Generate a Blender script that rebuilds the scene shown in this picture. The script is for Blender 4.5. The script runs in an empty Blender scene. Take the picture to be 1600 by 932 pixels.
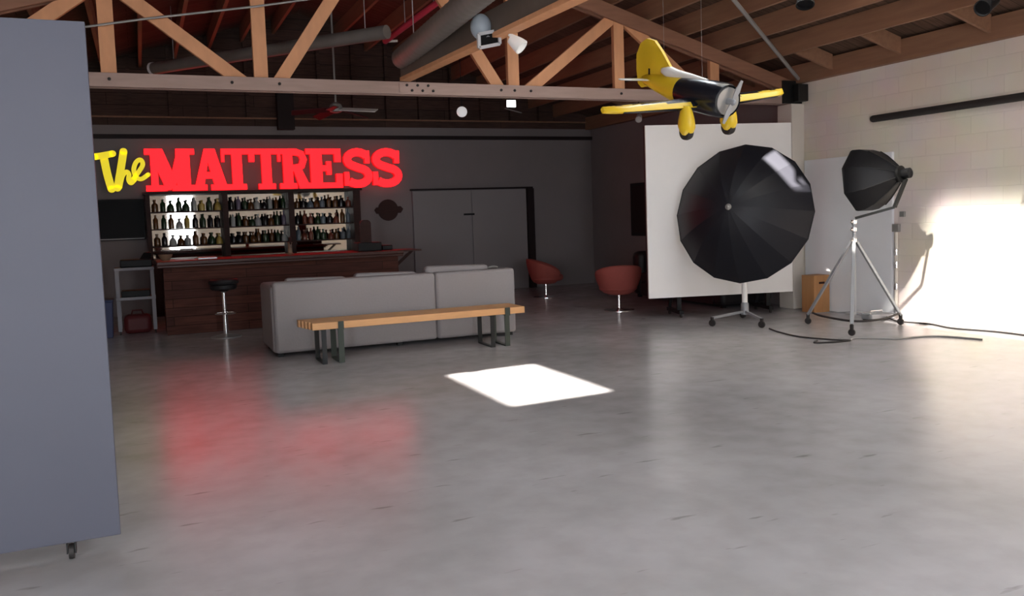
import bpy, bmesh, math, random
from mathutils import Vector, Matrix
random.seed(7)
S = bpy.context.scene
COL = S.collection
PI = math.pi

# ------------------------------------------------------------------ camera
CAM_LOC = Vector((0, 0, 1.5))
PITCH, ROLL, YAW, FPX = math.radians(4.26), math.radians(2.0), math.radians(23.4), 1330.0
fw = Vector((math.sin(YAW)*math.cos(PITCH), math.cos(YAW)*math.cos(PITCH), -math.sin(PITCH)))
rt = Vector((math.cos(YAW), -math.sin(YAW), 0))
up = rt.cross(fw)
R_ = rt*math.cos(ROLL) - up*math.sin(ROLL)
U_ = up*math.cos(ROLL) + rt*math.sin(ROLL)
cd = bpy.data.cameras.new('camera')
cam = bpy.data.objects.new('camera', cd)
COL.objects.link(cam)
cam.matrix_world = Matrix((
    (R_.x, U_.x, -fw.x, CAM_LOC.x), (R_.y, U_.y, -fw.y, CAM_LOC.y),
    (R_.z, U_.z, -fw.z, CAM_LOC.z), (0, 0, 0, 1)))
cd.sensor_width = 36
cd.lens = 36*FPX/1600
cd.shift_y = -30/1600
cd.clip_start = 0.02
S.camera = cam

# ------------------------------------------------------------------ light
S.view_settings.view_transform = 'Standard'
S.view_settings.look = 'None'
S.view_settings.gamma = 1
S.view_settings.use_curve_mapping = False
S.view_settings.exposure = 0.5
W = bpy.data.worlds.new('sky')
S.world = W
W.use_nodes = True
wn = W.node_tree.nodes
wn['Background'].inputs[0].default_value = (0.86, 0.93, 1.0, 1)
wn['Background'].inputs[1].default_value = 20.0
SUN = Vector((0.8, 0.31, -1.0))
sd = bpy.data.lights.new('sun', 'SUN')
sd.energy = 95
sd.angle = math.radians(1.2)
sd.color = (1.0, 0.95, 0.86)
so = bpy.data.objects.new('sun', sd)
COL.objects.link(so)
so.rotation_euler = SUN.to_track_quat('-Z', 'Y').to_euler()
so.location = (-6, -3, 9)


def area(name, loc, direction, sx, sy, energy, color=(1, 1, 1), portal=False):
    l = bpy.data.lights.new(name, 'AREA')
    l.shape = 'RECTANGLE'
    l.size, l.size_y, l.energy, l.color = sx, sy, energy, color
    o = bpy.data.objects.new(name, l)
    COL.objects.link(o)
    o.location = loc
    o.rotation_euler = Vector(direction).to_track_quat('-Z', 'Y').to_euler()
    if portal:
        l.cycles.is_portal = True
    return o


# roof geometry shared by trusses, purlins, deck
RIDGE_X = 2.85
XL, XR, YB, YF = -3.15, 8.85, -3.0, 16.0
def zc(x):                                   # top edge of the truss top chords
    return 5.039 - 0.3*abs(x - RIDGE_X)
DECK = 0.27
# skylights: x0, x1, y0, y1 in plan
SKY = [(-0.87, 0.0, 4.74, 6.33), (4.50, 7.05, 3.4, 7.0), (4.90, 5.80, 7.26, 8.05),
       (-2.9, -1.2, -2.7, 0.2), (3.4, 7.6, -2.7, 0.2)]  # last pair: unseen, added behind the camera to light the floor
SUN_GAP = 2                                     # the third is an unseen slanted gap added to put sun on the umbrella
VQ = [(4.99, 7.35), (5.30, 7.33), (5.66, 7.97), (5.22, 7.87)]
for i_, (a, b, c, d) in enumerate(SKY):
    if i_ == SUN_GAP:
        continue
    xm, ym = (a+b)/2, (c+d)/2
    n = Vector((0.3 if xm > RIDGE_X else -0.3, 0, 1)).normalized()
    area('skylight_portal', (xm, ym, zc(xm)+DECK+0.1), -n, (b-a), d-c, 1, portal=True)
# daylight of the two openings behind the camera
area('doorway_portal', (-2.52, YB-0.12, 1.4), (0, 1, 0), 0.95, 2.8, 1, portal=True)
area('window_portal', (1.44, YB-0.12, 1.45), (0, 1, 0), 0.94, 2.6, 1, portal=True)

# ------------------------------------------------------------------ materials
MATS = {}
def mat(name, col, rough=0.6, metal=0.0, spec=0.5, emit=None, estr=0, noise=0.0, nscale=6.0, stretch=(1, 1, 1), bump=0.0, coat=0.0, dark=None):
    if name in MATS:
        return MATS[name]
    m = bpy.data.materials.new(name)
    m.use_nodes = True
    nt = m.node_tree
    b = nt.nodes['Principled BSDF']
    c = (*col, 1)
    b.inputs['Base Color'].default_value = c
    b.inputs['Roughness'].default_value = rough
    b.inputs['Metallic'].default_value = metal
    b.inputs['Specular IOR Level'].default_value = spec
    b.inputs['Coat Weight'].default_value = coat
    if emit:
        b.inputs['Emission Color'].default_value = (*emit, 1)
        b.inputs['Emission Strength'].default_value = estr
    if noise or bump:
        tc = nt.nodes.new('ShaderNodeTexCoord')
        mp = nt.nodes.new('ShaderNodeMapping')
        mp.inputs['Scale'].default_value = stretch
        nz = nt.nodes.new('ShaderNodeTexNoise')
        nz.inputs['Scale'].default_value = nscale
        nz.inputs['Detail'].default_value = 6
        nt.links.new(tc.outputs['Object'], mp.inputs[0])
        nt.links.new(mp.outputs[0], nz.inputs[0])
        if noise:
            mx = nt.nodes.new('ShaderNodeMix')
            mx.data_type = 'RGBA'
            d = dark or tuple(v*(1-noise) for v in col)
            mx.inputs[6].default_value = (*d, 1)
            mx.inputs[7].default_value = (*[min(1, v*(1+noise*0.6)) for v in col], 1)
            nt.links.new(nz.outputs['Fac'], mx.inputs[0])
            nt.links.new(mx.outputs[2], b.inputs['Base Color'])
        if bump:
            bp = nt.nodes.new('ShaderNodeBump')
            bp.inputs['Strength'].default_value = bump
            bp.inputs['Distance'].default_value = 0.02
            nt.links.new(nz.outputs['Fac'], bp.inputs['Height'])
            nt.links.new(bp.outputs[0], b.inputs['Normal'])
    MATS[name] = m
    return m


def floor_material():
    m = bpy.data.materials.new('polished_concrete')
    m.use_nodes = True
    nt = m.node_tree
    b = nt.nodes['Principled BSDF']
    L = nt.links.new
    tc = nt.nodes.new('ShaderNodeTexCoord')
    def noise(scale, detail, stretch=(1, 1, 1)):
        mp = nt.nodes.new('ShaderNodeMapping')
        mp.inputs['Scale'].default_value = stretch
        L(tc.outputs['Object'], mp.inputs[0])
        n = nt.nodes.new('ShaderNodeTexNoise')
        n.inputs['Scale'].default_value = scale
        n.inputs['Detail'].default_value = detail
        L(mp.outputs[0], n.inputs[0])
        return n
    n1 = noise(0.7, 6)
    n2 = noise(5.0, 8)
    r1 = nt.nodes.new('ShaderNodeValToRGB')
    r1.color_ramp.elements[0].position = 0.3
    r1.color_ramp.elements[0].color = (0.33, 0.315, 0.32, 1)
    r1.color_ramp.elements[1].position = 0.72
    r1.color_ramp.elements[1].color = (0.47, 0.45, 0.46, 1)
    L(n1.outputs['Fac'], r1.inputs[0])
    r2 = nt.nodes.new('ShaderNodeValToRGB')
    r2.color_ramp.elements[0].position = 0.32
    r2.color_ramp.elements[0].color = (0.90, 0.895, 0.89, 1)
    r2.color_ramp.elements[1].position = 0.6
    r2.color_ramp.elements[1].color = (1, 1, 1, 1)
    L(n2.outputs['Fac'], r2.inputs[0])
    mx = nt.nodes.new('ShaderNodeMix')
    mx.data_type = 'RGBA'
    mx.blend_type = 'MULTIPLY'
    mx.inputs[0].default_value = 1
    L(r1.outputs[0], mx.inputs[6])
    L(r2.outputs[0], mx.inputs[7])
    # scuffs
    n3 = noise(3.2, 3, (1.0, 5.0, 1))
    r3 = nt.nodes.new('ShaderNodeValToRGB')
    r3.color_ramp.elements[0].position = 0.27
    r3.color_ramp.elements[0].color = (0.68, 0.67, 0.66, 1)
    r3.color_ramp.elements[1].position = 0.33
    r3.color_ramp.elements[1].color = (1, 1, 1, 1)
    L(n3.outputs['Fac'], r3.inputs[0])
    mx2 = nt.nodes.new('ShaderNodeMix')
    mx2.data_type = 'RGBA'
    mx2.blend_type = 'MULTIPLY'
    mx2.inputs[0].default_value = 1
    L(mx.outputs[2], mx2.inputs[6])
    L(r3.outputs[0], mx2.inputs[7])
    L(mx2.outputs[2], b.inputs['Base Color'])
    rr = nt.nodes.new('ShaderNodeMapRange')
    rr.inputs[3].default_value = 0.19
    rr.inputs[4].default_value = 0.29
    L(n2.outputs['Fac'], rr.inputs[0])
    L(rr.outputs[0], b.inputs['Roughness'])
    b.inputs['Specular IOR Level'].default_value = 0.85
    bp = nt.nodes.new('ShaderNodeBump')
    bp.inputs['Strength'].default_value = 0.04
    bp.inputs['Distance'].default_value = 0.01
    L(n2.outputs['Fac'], bp.inputs['Height'])
    L(bp.outputs[0], b.inputs['Normal'])
    return m


def block_material():
    m = bpy.data.materials.new('painted_block')
    m.use_nodes = True
    nt = m.node_tree
    b = nt.nodes['Principled BSDF']
    L = nt.links.new
    tc = nt.nodes.new('ShaderNodeTexCoord')
    sx = nt.nodes.new('ShaderNodeSeparateXYZ')
    cx = nt.nodes.new('ShaderNodeCombineXYZ')
    L(tc.outputs['Object'], sx.inputs[0])
    L(sx.outputs['Y'], cx.inputs['X'])
    L(sx.outputs['Z'], cx.inputs['Y'])
    br = nt.nodes.new('ShaderNodeTexBrick')
    br.inputs['Color1'].default_value = (0.76, 0.67, 0.58, 1)
    br.inputs['Color2'].default_value = (0.73, 0.64, 0.555, 1)
    br.inputs['Mortar'].default_value = (0.70, 0.61, 0.53, 1)
    br.inputs['Scale'].default_value = 1.0
    br.inputs['Brick Width'].default_value = 0.41
    br.inputs['Row Height'].default_value = 0.205
    br.inputs['Mortar Size'].default_value = 0.006
    br.inputs['Mortar Smooth'].default_value = 0.6
    L(cx.outputs[0], br.inputs['Vector'])
    nz = nt.nodes.new('ShaderNodeTexNoise')
    nz.inputs['Scale'].default_value = 1.6
    nz.inputs['Detail'].default_value = 5
    L(tc.outputs['Object'], nz.inputs[0])
    mx = nt.nodes.new('ShaderNodeMix')
    mx.data_type = 'RGBA'
    mx.blend_type = 'OVERLAY'
    mx.inputs[0].default_value = 0.3
    L(br.outputs[0], mx.inputs[6])
    L(nz.outputs['Color'], mx.inputs[7])
    hs = nt.nodes.new('ShaderNodeHueSaturation')
    hs.inputs['Saturation'].default_value = 0.9
    L(mx.outputs[2], hs.inputs['Color'])
    L(hs.outputs[0], b.inputs['Base Color'])
    b.inputs['Roughness'].default_value = 0.7
    bp = nt.nodes.new('ShaderNodeBump')
    bp.inputs['Strength'].default_value = 0.3
    bp.inputs['Distance'].default_value = 0.01
    bp.invert = True
    L(br.outputs['Fac'], bp.inputs['Height'])
    L(bp.outputs[0], b.inputs['Normal'])
    return m


def plank_material(name, c1, c2, row, axis='Z', rough=0.6, length=2.4):
    m = bpy.data.materials.new(name)
    m.use_nodes = True
    nt = m.node_tree
    b = nt.nodes['Principled BSDF']
    L = nt.links.new
    tc = nt.nodes.new('ShaderNodeTexCoord')
    sx = nt.nodes.new('ShaderNodeSeparateXYZ')
    cx = nt.nodes.new('ShaderNodeCombineXYZ')
    L(tc.outputs['Object'], sx.inputs[0])
    if axis == 'Z':
        ad = nt.nodes.new('ShaderNodeMath')
        L(sx.outputs['X'], ad.inputs[0])
        L(sx.outputs['Y'], ad.inputs[1])
        L(ad.outputs[0], cx.inputs['X'])
        L(sx.outputs['Z'], cx.inputs['Y'])
    else:                                     # boards running across the slope
        L(sx.outputs['X'], cx.inputs['X'])
        L(sx.outputs['Y'], cx.inputs['Y'])
    br = nt.nodes.new('ShaderNodeTexBrick')
    br.inputs['Color1'].default_value = (*c1, 1)
    br.inputs['Color2'].default_value = (*c2, 1)
    br.inputs['Mortar'].default_value = (*[v*0.25 for v in c2], 1)
    br.inputs['Scale'].default_value = 1.0
    br.inputs['Brick Width'].default_value = length
    br.inputs['Row Height'].default_value = row
    br.inputs['Mortar Size'].default_value = 0.004
    L(cx.outputs[0], br.inputs['Vector'])
    nz = nt.nodes.new('ShaderNodeTexNoise')
    mp = nt.nodes.new('ShaderNodeMapping')
    mp.inputs['Scale'].default_value = (1.5, 1.5, 14) if axis == 'Z' else (1.5, 14, 1.5)
    L(tc.outputs['Object'], mp.inputs[0])
    nz.inputs['Scale'].default_value = 2.5
    nz.inputs['Detail'].default_value = 5
    L(mp.outputs[0], nz.inputs[0])
    rp = nt.nodes.new('ShaderNodeValToRGB')
    rp.color_ramp.elements[0].position = 0.3
    rp.color_ramp.elements[0].color = (0.6, 0.6, 0.6, 1)
    rp.color_ramp.elements[1].position = 0.7
    L(nz.outputs['Fac'], rp.inputs[0])
    mx = nt.nodes.new('ShaderNodeMix')
    mx.data_type = 'RGBA'
    mx.blend_type = 'MULTIPLY'
    mx.inputs[0].default_value = 1
    L(br.outputs[0], mx.inputs[6])
    L(rp.outputs[0], mx.inputs[7])
    L(mx.outputs[2], b.inputs['Base Color'])
    b.inputs['Roughness'].default_value = rough
    b.inputs['Specular IOR Level'].default_value = 0.2
    return m


M_FLOOR = floor_material()
M_BLOCK = block_material()
M_FARWALL = mat('grey_wall_paint', (0.235, 0.202, 0.203), 0.75, noise=0.1, nscale=2)
M_DOORPAINT = mat('door_paint', (0.27, 0.243, 0.248), 0.6, noise=0.06, nscale=2)
M_DECK = plank_material('roof_boards', (0.15, 0.085, 0.058), (0.11, 0.065, 0.045), 0.15, 'X', 0.8)
M_GABLE = plank_material('gable_boards', (0.10, 0.055, 0.045), (0.075, 0.045, 0.035), 0.2, 'Z', 0.8)
M_PURLIN = mat('aged_rafter_timber', (0.28, 0.14, 0.08), 0.7, noise=0.35, nscale=3, stretch=(6, .6, 6))
M_FIR = mat('fir_timber', (0.62, 0.295, 0.145), 0.65, noise=0.22, nscale=4, stretch=(3, 3, 1))
M_CHORD = mat('weathered_chord_timber', (0.36, 0.25, 0.215), 0.7, noise=0.25, nscale=4, stretch=(.8, 4, 6))
M_TOPCHORD = mat('top_chord_timber', (0.27, 0.125, 0.075), 0.7, noise=0.3, nscale=4, stretch=(.8, 4, 6))
M_DARKWOOD = mat('dark_stained_wood', (0.045, 0.017, 0.014), 0.5, spec=0.15, noise=0.4, nscale=4, stretch=(1, 4, 8))
M_DARKTRIM = mat('dark_trim_paint', (0.022, 0.014, 0.014), 0.6, spec=0.2)
M_WHITE = mat('white_paint', (0.87, 0.84, 0.82), 0.6, noise=0.05, nscale=3)
M_COLUMN = mat('cream_paint', (0.70, 0.64, 0.57), 0.7, noise=0.08, nscale=3)
M_BLUEWHITE = mat('cool_white_board', (0.84, 0.85, 0.88), 0.6, noise=0.05, nscale=3)
M_FLATGREY = mat('slate_grey_flat_paint', (0.059, 0.061, 0.086), 0.55, noise=0.06, nscale=2.5)
M_BLACK = mat('black_plastic', (0.009, 0.009, 0.010), 0.5, spec=0.2)
M_BLACKMETAL = mat('black_iron', (0.02, 0.02, 0.02), 0.45, metal=0.6)
M_GREENMETAL = mat('dark_green_grey_iron', (0.035, 0.045, 0.035), 0.45, metal=0.3)
M_RUBBER = mat('black_rubber', (0.018, 0.014, 0.013), 0.7)
M_CHROME = mat('chrome', (0.85, 0.85, 0.86), 0.18, metal=1.0)
M_STEEL = mat('brushed_steel', (0.55, 0.56, 0.58), 0.35, metal=1.0)
M_ALU = mat('satin_aluminium', (0.27, 0.275, 0.29), 0.45, metal=0.3)
M_GALV = mat('galvanised_sheet', (0.20, 0.18, 0.165), 0.5, metal=0.2, noise=0.2, nscale=5)
M_SOFA = mat('light_grey_upholstery', (0.275, 0.25, 0.255), 0.9, noise=0.06, nscale=40, bump=0.1)
M_BENCH = mat('honey_oak', (0.66, 0.34, 0.14), 0.45, noise=0.2, nscale=5, stretch=(1, 8, 8))
M_RED = mat('coral_red_fabric', (0.30, 0.062, 0.048), 0.8, noise=0.1, nscale=30)
M_LEATHER = mat('black_leather', (0.010, 0.009, 0.010), 0.5)
M_BLACKSATIN = mat('black_umbrella_satin', (0.012, 0.012, 0.016), 0.45, spec=0.27)
M_LINING = mat('white_umbrella_lining', (0.8, 0.8, 0.8), 0.6)
M_YELLOW = mat('yellow_aircraft_paint', (0.75, 0.50, 0.02), 0.35, noise=0.1, nscale=5)
M_PLANEBLACK = mat('black_aircraft_paint', (0.008, 0.010, 0.016), 0.25)
M_PLANEWHITE = mat('white_aircraft_paint', (0.85, 0.83, 0.80), 0.35)
M_GREY = mat('mid_grey_metal', (0.30, 0.29, 0.28), 0.45, metal=0.4)
M_PLY = mat('orange_plywood', (0.46, 0.22, 0.085), 0.6, noise=0.18, nscale=3, stretch=(8, 8, 1))
M_PIPERED = mat('pipe_red', (0.65, 0.05, 0.09), 0.4)
M_SIGNRED = mat('red_lit_letter', (0.25, 0.006, 0.006), 0.8, emit=(1.0, 0.007, 0.010), estr=2.9)
M_SIGNYEL = mat('yellow_lit_letter', (0.6, 0.5, 0.02), 0.4, emit=(0.62, 0.50, 0.008), estr=0.75)
M_SIGNSIDE = mat('sign_letter_side', (0.05, 0.01, 0.01), 0.6, emit=(1.0, 0.007, 0.010), estr=0.55)
M_SIGNYSIDE = mat('script_letter_side', (0.05, 0.04, 0.01), 0.6)
M_LAMPGLASS = mat('lit_lamp_face', (0.9, 0.9, 0.9), 0.4, emit=(1, 0.98, 0.95), estr=2.5)
M_GLOBE = mat('opal_globe_glass', (0.75, 0.75, 0.75), 0.3, emit=(1, 0.97, 0.97), estr=0.28)
M_MIRROR = mat('mirror_glass', (0.42, 0.385, 0.35), 0.03, metal=1.0)
M_SCREEN = mat('black_screen', (0.004, 0.004, 0.005), 0.5, spec=0.15)
M_BARPLANK = plank_material('bar_planks', (0.13, 0.045, 0.030), (0.085, 0.030, 0.024), 0.125, 'Z', 0.7, 2.0)
M_BARTOP = mat('bar_top_varnish', (0.065, 0.022, 0.017), 0.4, spec=0.3, noise=0.3, nscale=3, stretch=(.6, 5, 5))
M_BLUE = mat('navy_plastic', (0.03, 0.04, 0.11), 0.5)
M_REDBAG = mat('dark_red_nylon', (0.09, 0.008, 0.010), 0.6)
M_GREYFRAME = mat('pale_grey_cart_paint', (0.28, 0.27, 0.295), 0.6)
M_PAPER = mat('white_paper', (0.75, 0.73, 0.72), 0.7)
M_TAN = mat('tan_wood_bowl', (0.28, 0.17, 0.11), 0.5)

# ------------------------------------------------------------------ mesh helpers
ORG = {}


class MB:
    def __init__(self):
        self.bm = bmesh.new()

    def box(self, x0, x1, y0, y1, z0, z1):
        vs = [self.bm.verts.new(p) for p in ((x0, y0, z0), (x1, y0, z0), (x1, y1, z0), (x0, y1, z0),
                                             (x0, y0, z1), (x1, y0, z1), (x1, y1, z1), (x0, y1, z1))]
        for f in ((0, 3, 2, 1), (4, 5, 6, 7), (0, 1, 5, 4), (1, 2, 6, 5), (2, 3, 7, 6), (3, 0, 4, 7)):
            self.bm.faces.new([vs[i] for i in f])
        return self

    def hexa(self, P):
        vs = [self.bm.verts.new(p) for p in P]
        for f in ((0, 3, 2, 1), (4, 5, 6, 7), (0, 1, 5, 4), (1, 2, 6, 5), (2, 3, 7, 6), (3, 0, 4, 7)):
            self.bm.faces.new([vs[i] for i in f])
        return self

    def bar(self, a, b, w, h, side=None):
        """square bar from a to b; w across 'side' direction, h across the other one"""
        a, b = Vector(a), Vector(b)
        d = (b-a).normalized()
        s = Vector(side) if side else (Vector((0, 0, 1)) if abs(d.z) < 0.9 else Vector((0, 1, 0))).cross(d)
        s = (s - d*s.dot(d)).normalized()
        t = d.cross(s)
        P = []
        for p in (a, b):
            for (i, j) in ((-1, -1), (1, -1), (1, 1), (-1, 1)):
                P.append(p + s*(w/2*i) + t*(h/2*j))
        return self.hexa(P)

    def tube(self, pts, r, n=10, caps=True):
        pts = [Vector(p) for p in pts]
        rs = r if isinstance(r, (list, tuple)) else [r]*len(pts)
        rings = []
        s = None
        for i, p in enumerate(pts):
            d = (pts[min(i+1, len(pts)-1)] - pts[max(i-1, 0)]).normalized()
            if s is None:
                s = d.orthogonal().normalized()
            s = (s - d*s.dot(d)).normalized()
            t = d.cross(s)
            rings.append([self.bm.verts.new(p + (s*math.cos(2*PI*k/n) + t*math.sin(2*PI*k/n))*rs[i]) for k in range(n)])
        for a, b in zip(rings, rings[1:]):
            for k in range(n):
                self.bm.faces.new((a[k], a[(k+1) % n], b[(k+1) % n], b[k]))
        if caps:
            self.bm.faces.new(rings[0][::-1])
            self.bm.faces.new(rings[-1])
        return self

    def lathe(self, prof, c=(0, 0, 0), axis=(0, 0, 1), n=24):
        """prof = [(r, t)] along axis"""
        c, ax = Vector(c), Vector(axis).normalized()
        s = ax.orthogonal().normalized()
        t = ax.cross(s)
        rings = []
        for (r, h) in prof:
            if r < 1e-6:
                rings.append([self.bm.verts.new(c + ax*h)])
            else:
                rings.append([self.bm.verts.new(c + ax*h + (s*math.cos(2*PI*k/n) + t*math.sin(2*PI*k/n))*r) for k in range(n)])
        for a, b in zip(rings, rings[1:]):
            for k in range(n):
                k2 = (k+1) % n
                if len(a) == 1 and len(b) == 1:
                    continue
                if len(a) == 1:
                    self.bm.faces.new((a[0], b[k2], b[k]))
                elif len(b) == 1:
                    self.bm.faces.new((a[k], a[k2], b[0]))
                else:
                    self.bm.faces.new((a[k], a[k2], b[k2], b[k]))
        if len(rings[0]) > 1:
            self.bm.faces.new(rings[0][::-1])
        if len(rings[-1]) > 1:
            self.bm.faces.new(rings[-1])
        return self

    def ball(self, c, r, n=14):
        if isinstance(r, (int, float)):
            r = (r, r, r)
        m = Matrix.Translation(c) @ Matrix.Diagonal((r[0], r[1], r[2], 1))
        bmesh.ops.create_uvsphere(self.bm, u_segments=n*2, v_segments=n, radius=1, matrix=m)
        return self

    def prism(self, pts, y0, y1):
        """polygon in the XZ plane extruded along Y"""
        a = [self.bm.verts.new((x, y0, z)) for x, z in pts]
        b = [self.bm.verts.new((x, y1, z)) for x, z in pts]
        n = len(pts)
        f1 = self.bm.faces.new(a)
        f2 = self.bm.faces.new(b[::-1])
        for k in range(n):
            self.bm.faces.new((a[k], b[k], b[(k+1) % n], a[(k+1) % n]))
        bmesh.ops.triangulate(self.bm, faces=[f1, f2])
        return self

    def ribbon(self, pts, w, y0, y1, round_ends=False):
        """stroke in the XZ plane of width w (or list), extruded along Y"""
        P = [Vector((p[0], p[1])) for p in pts]
        ws = w if isinstance(w, (list, tuple)) else [w]*len(P)
        Lp, Rp = [], []
        for i, p in enumerate(P):
            d = (P[min(i+1, len(P)-1)] - P[max(i-1, 0)]).normalized()
            nrm = Vector((-d.y, d.x))
            Lp.append(p + nrm*ws[i]/2)
            Rp.append(p - nrm*ws[i]/2)
        A = [[self.bm.verts.new((q.x, y, q.y)) for q in row] for y in (y0, y1) for row in (Lp, Rp)]
        l0, r0, l1, r1 = A
        for i in range(len(P)-1):
            self.bm.faces.new((l0[i], r0[i], r0[i+1], l0[i+1]))
            self.bm.faces.new((l1[i], l1[i+1], r1[i+1], r1[i]))
            self.bm.faces.new((l0[i], l0[i+1], l1[i+1], l1[i]))
            self.bm.faces.new((r0[i], r1[i], r1[i+1], r0[i+1]))
        self.bm.faces.new((l0[0], l1[0], r1[0], r0[0]))
        self.bm.faces.new((l0[-1], r0[-1], r1[-1], l1[-1]))
        if round_ends:
            for p, ww in ((P[0], ws[0]), (P[-1], ws[-1])):
                self.prism([(p.x + math.cos(a*PI/8)*ww/2, p.y + math.sin(a*PI/8)*ww/2) for a in range(16)], y0, y1)
        return self

    def build(self, name, m, parent=None, smooth=False, bevel=0.0, angle=35):
        bmesh.ops.recalc_face_normals(self.bm, faces=self.bm.faces)
        o_ = ORG.get(parent.name) if parent else None
        if o_ is not None:
            bmesh.ops.translate(self.bm, verts=self.bm.verts, vec=-o_)
        me = bpy.data.meshes.new(name)
        if smooth:
            for f in self.bm.faces:
                f.smooth = True
            ca = math.radians(angle)
            for e in self.bm.edges:
                if len(e.link_faces) == 2 and e.calc_face_angle(0) > ca:
                    e.smooth = False
        self.bm.to_mesh(me)
        self.bm.free()
        for mm in (m if isinstance(m, (list, tuple)) else [m]):
            me.materials.append(mm)
        o = bpy.data.objects.new(name, me)
        COL.objects.link(o)
        if parent:
            o.parent = parent
            ORG[o.name] = o_
        else:
            ORG[o.name] = Vector((0, 0, 0))
        if bevel:
            md = o.modifiers.new('soft_edges', 'BEVEL')
            md.width = bevel
            md.segments = 2
            md.limit_method = 'ANGLE'
            md.angle_limit = math.radians(40)
        return o


def thing(name, loc, label, cat, group=None):
    o = bpy.data.objects.new(name, None)
    COL.objects.link(o)
    o.location = loc
    o.empty_display_size = 0.1
    ORG[o.name] = Vector(loc)
    return tag(o, label, cat, group)


def tag(o, label, cat, group=None):
    o['label'] = label
    o['category'] = cat
    if group:
        o['group'] = group
    return o


def struct(o):
    o['kind'] = 'structure'
    return o


def spline(pts, n=6):
    """Catmull-Rom through 3D points"""
    P = [Vector(p) for p in pts]
    out = []
    for i in range(len(P)-1):
        p0, p1, p2, p3 = P[max(i-1, 0)], P[i], P[i+1], P[min(i+2, len(P)-1)]
        for k in range(n):
            t = k/n
            out.append(0.5*((2*p1) + (p2-p0)*t + (2*p0-5*p1+4*p2-p3)*t*t + (3*p1-p0-3*p2+p3)*t**3))
    out.append(P[-1])
    return out


# ------------------------------------------------------------------ room shell
struct(MB().box(XL-.2, XR+.2, YB-.2, YF+.2, -0.15, 0).build('floor', M_FLOOR))
struct(MB().box(XR, XR+.2, YB-.2, 9.80, 0, 3.447).build('wall_right', M_BLOCK))
struct(MB().box(XR, XR+.2, 9.80, YF+.2, 0, 3.447).build('wall_right_far', M_FARWALL))
struct(MB().box(XL-.2, XL, YB-.2, YF+.2, 0, 3.447).build('wall_left', M_BLOCK))
struct(MB().box(XL, XR, YF, YF+.2, 0, 3.26).build('wall_far', M_FARWALL))
def gable(y0, y1, z0, name, m):
    zt = lambda x: zc(x)+DECK-0.005
    b = MB()
    b.prism([(XL, z0), (XR, z0), (XR, zt(XR)), (RIDGE_X, zt(RIDGE_X)), (XL, zt(XL))], y0, y1)
    return struct(b.build(name, m))
gable(YF, YF+.2, 3.26, 'wall_far_gable', M_GABLE)
b = MB()
b.box(XL, -3.0, YB-.2, YB, 0, 2.9).box(-2.05, 0.97, YB-.2, YB, 0, 2.9).box(1.91, XR, YB-.2, YB, 0, 2.9)
b.box(0.97, 1.91, YB-.2, YB, 0, 0.15).box(XL, XR, YB-.2, YB, 2.78, 3.26)
struct(b.build('wall_back', mat('tan_back_wall', (0.42, 0.37, 0.32), 0.75, noise=0.1, nscale=2)))
gable(YB-.2, YB, 3.26, 'wall_back_gable', M_GABLE)
# back window frame (seen in the bar mirror)
b = MB()
b.box(0.97, 1.01, YB-.14, YB-.06, .15, 2.78).box(1.87, 1.91, YB-.14, YB-.06, .15, 2.78)
b.box(1.01, 1.87, YB-.14, YB-.06, .15, .2).box(1.01, 1.87, YB-.14, YB-.06, 2.73, 2.78)
struct(b.build('window_1', M_WHITE))

# roof deck with its skylight openings: one slope at a time, cut into cells
def slope(x0, x1, name):
    xs = sorted({x0, x1} | {v for s in SKY for v in s[:2] if x0 < v < x1})
    ys = sorted({YB-.3, YF+.3} | {v for s in SKY for v in s[2:]})
    b = MB()
    for xa, xb in zip(xs, xs[1:]):
        for ya, yb in zip(ys, ys[1:]):
            xm, ym = (xa+xb)/2, (ya+yb)/2
            if any(s[0] < xm < s[1] and s[2] < ym < s[3] for s in SKY):
                continue
            za, zb = zc(xa)+DECK, zc(xb)+DECK
            b.hexa([(xa, ya, za), (xb, ya, zb), (xb, yb, zb), (xa, yb, za),
                    (xa, ya, za+.06), (xb, ya, zb+.06), (xb, yb, zb+.06), (xa, yb, za+.06)])
    c = SKY[SUN_GAP]
    if x0 < c[0] < x1:                        # four boards around the added sun gap
        outer = [(c[0], c[2]), (c[1], c[2]), (c[1], c[3]), (c[0], c[3])]
        for k in range(4):
            q = [outer[k], outer[(k+1) % 4], VQ[(k+1) % 4], VQ[k]]
            b.hexa([(x, y, zc(x)+DECK) for x, y in q] + [(x, y, zc(x)+DECK+.06) for x, y in q])
    return struct(b.build(name, M_DECK))
slope(XL-.3, RIDGE_X, 'ceiling_left_slope')
slope(RIDGE_X, XR+.3, 'ceiling_right_slope')

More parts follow.
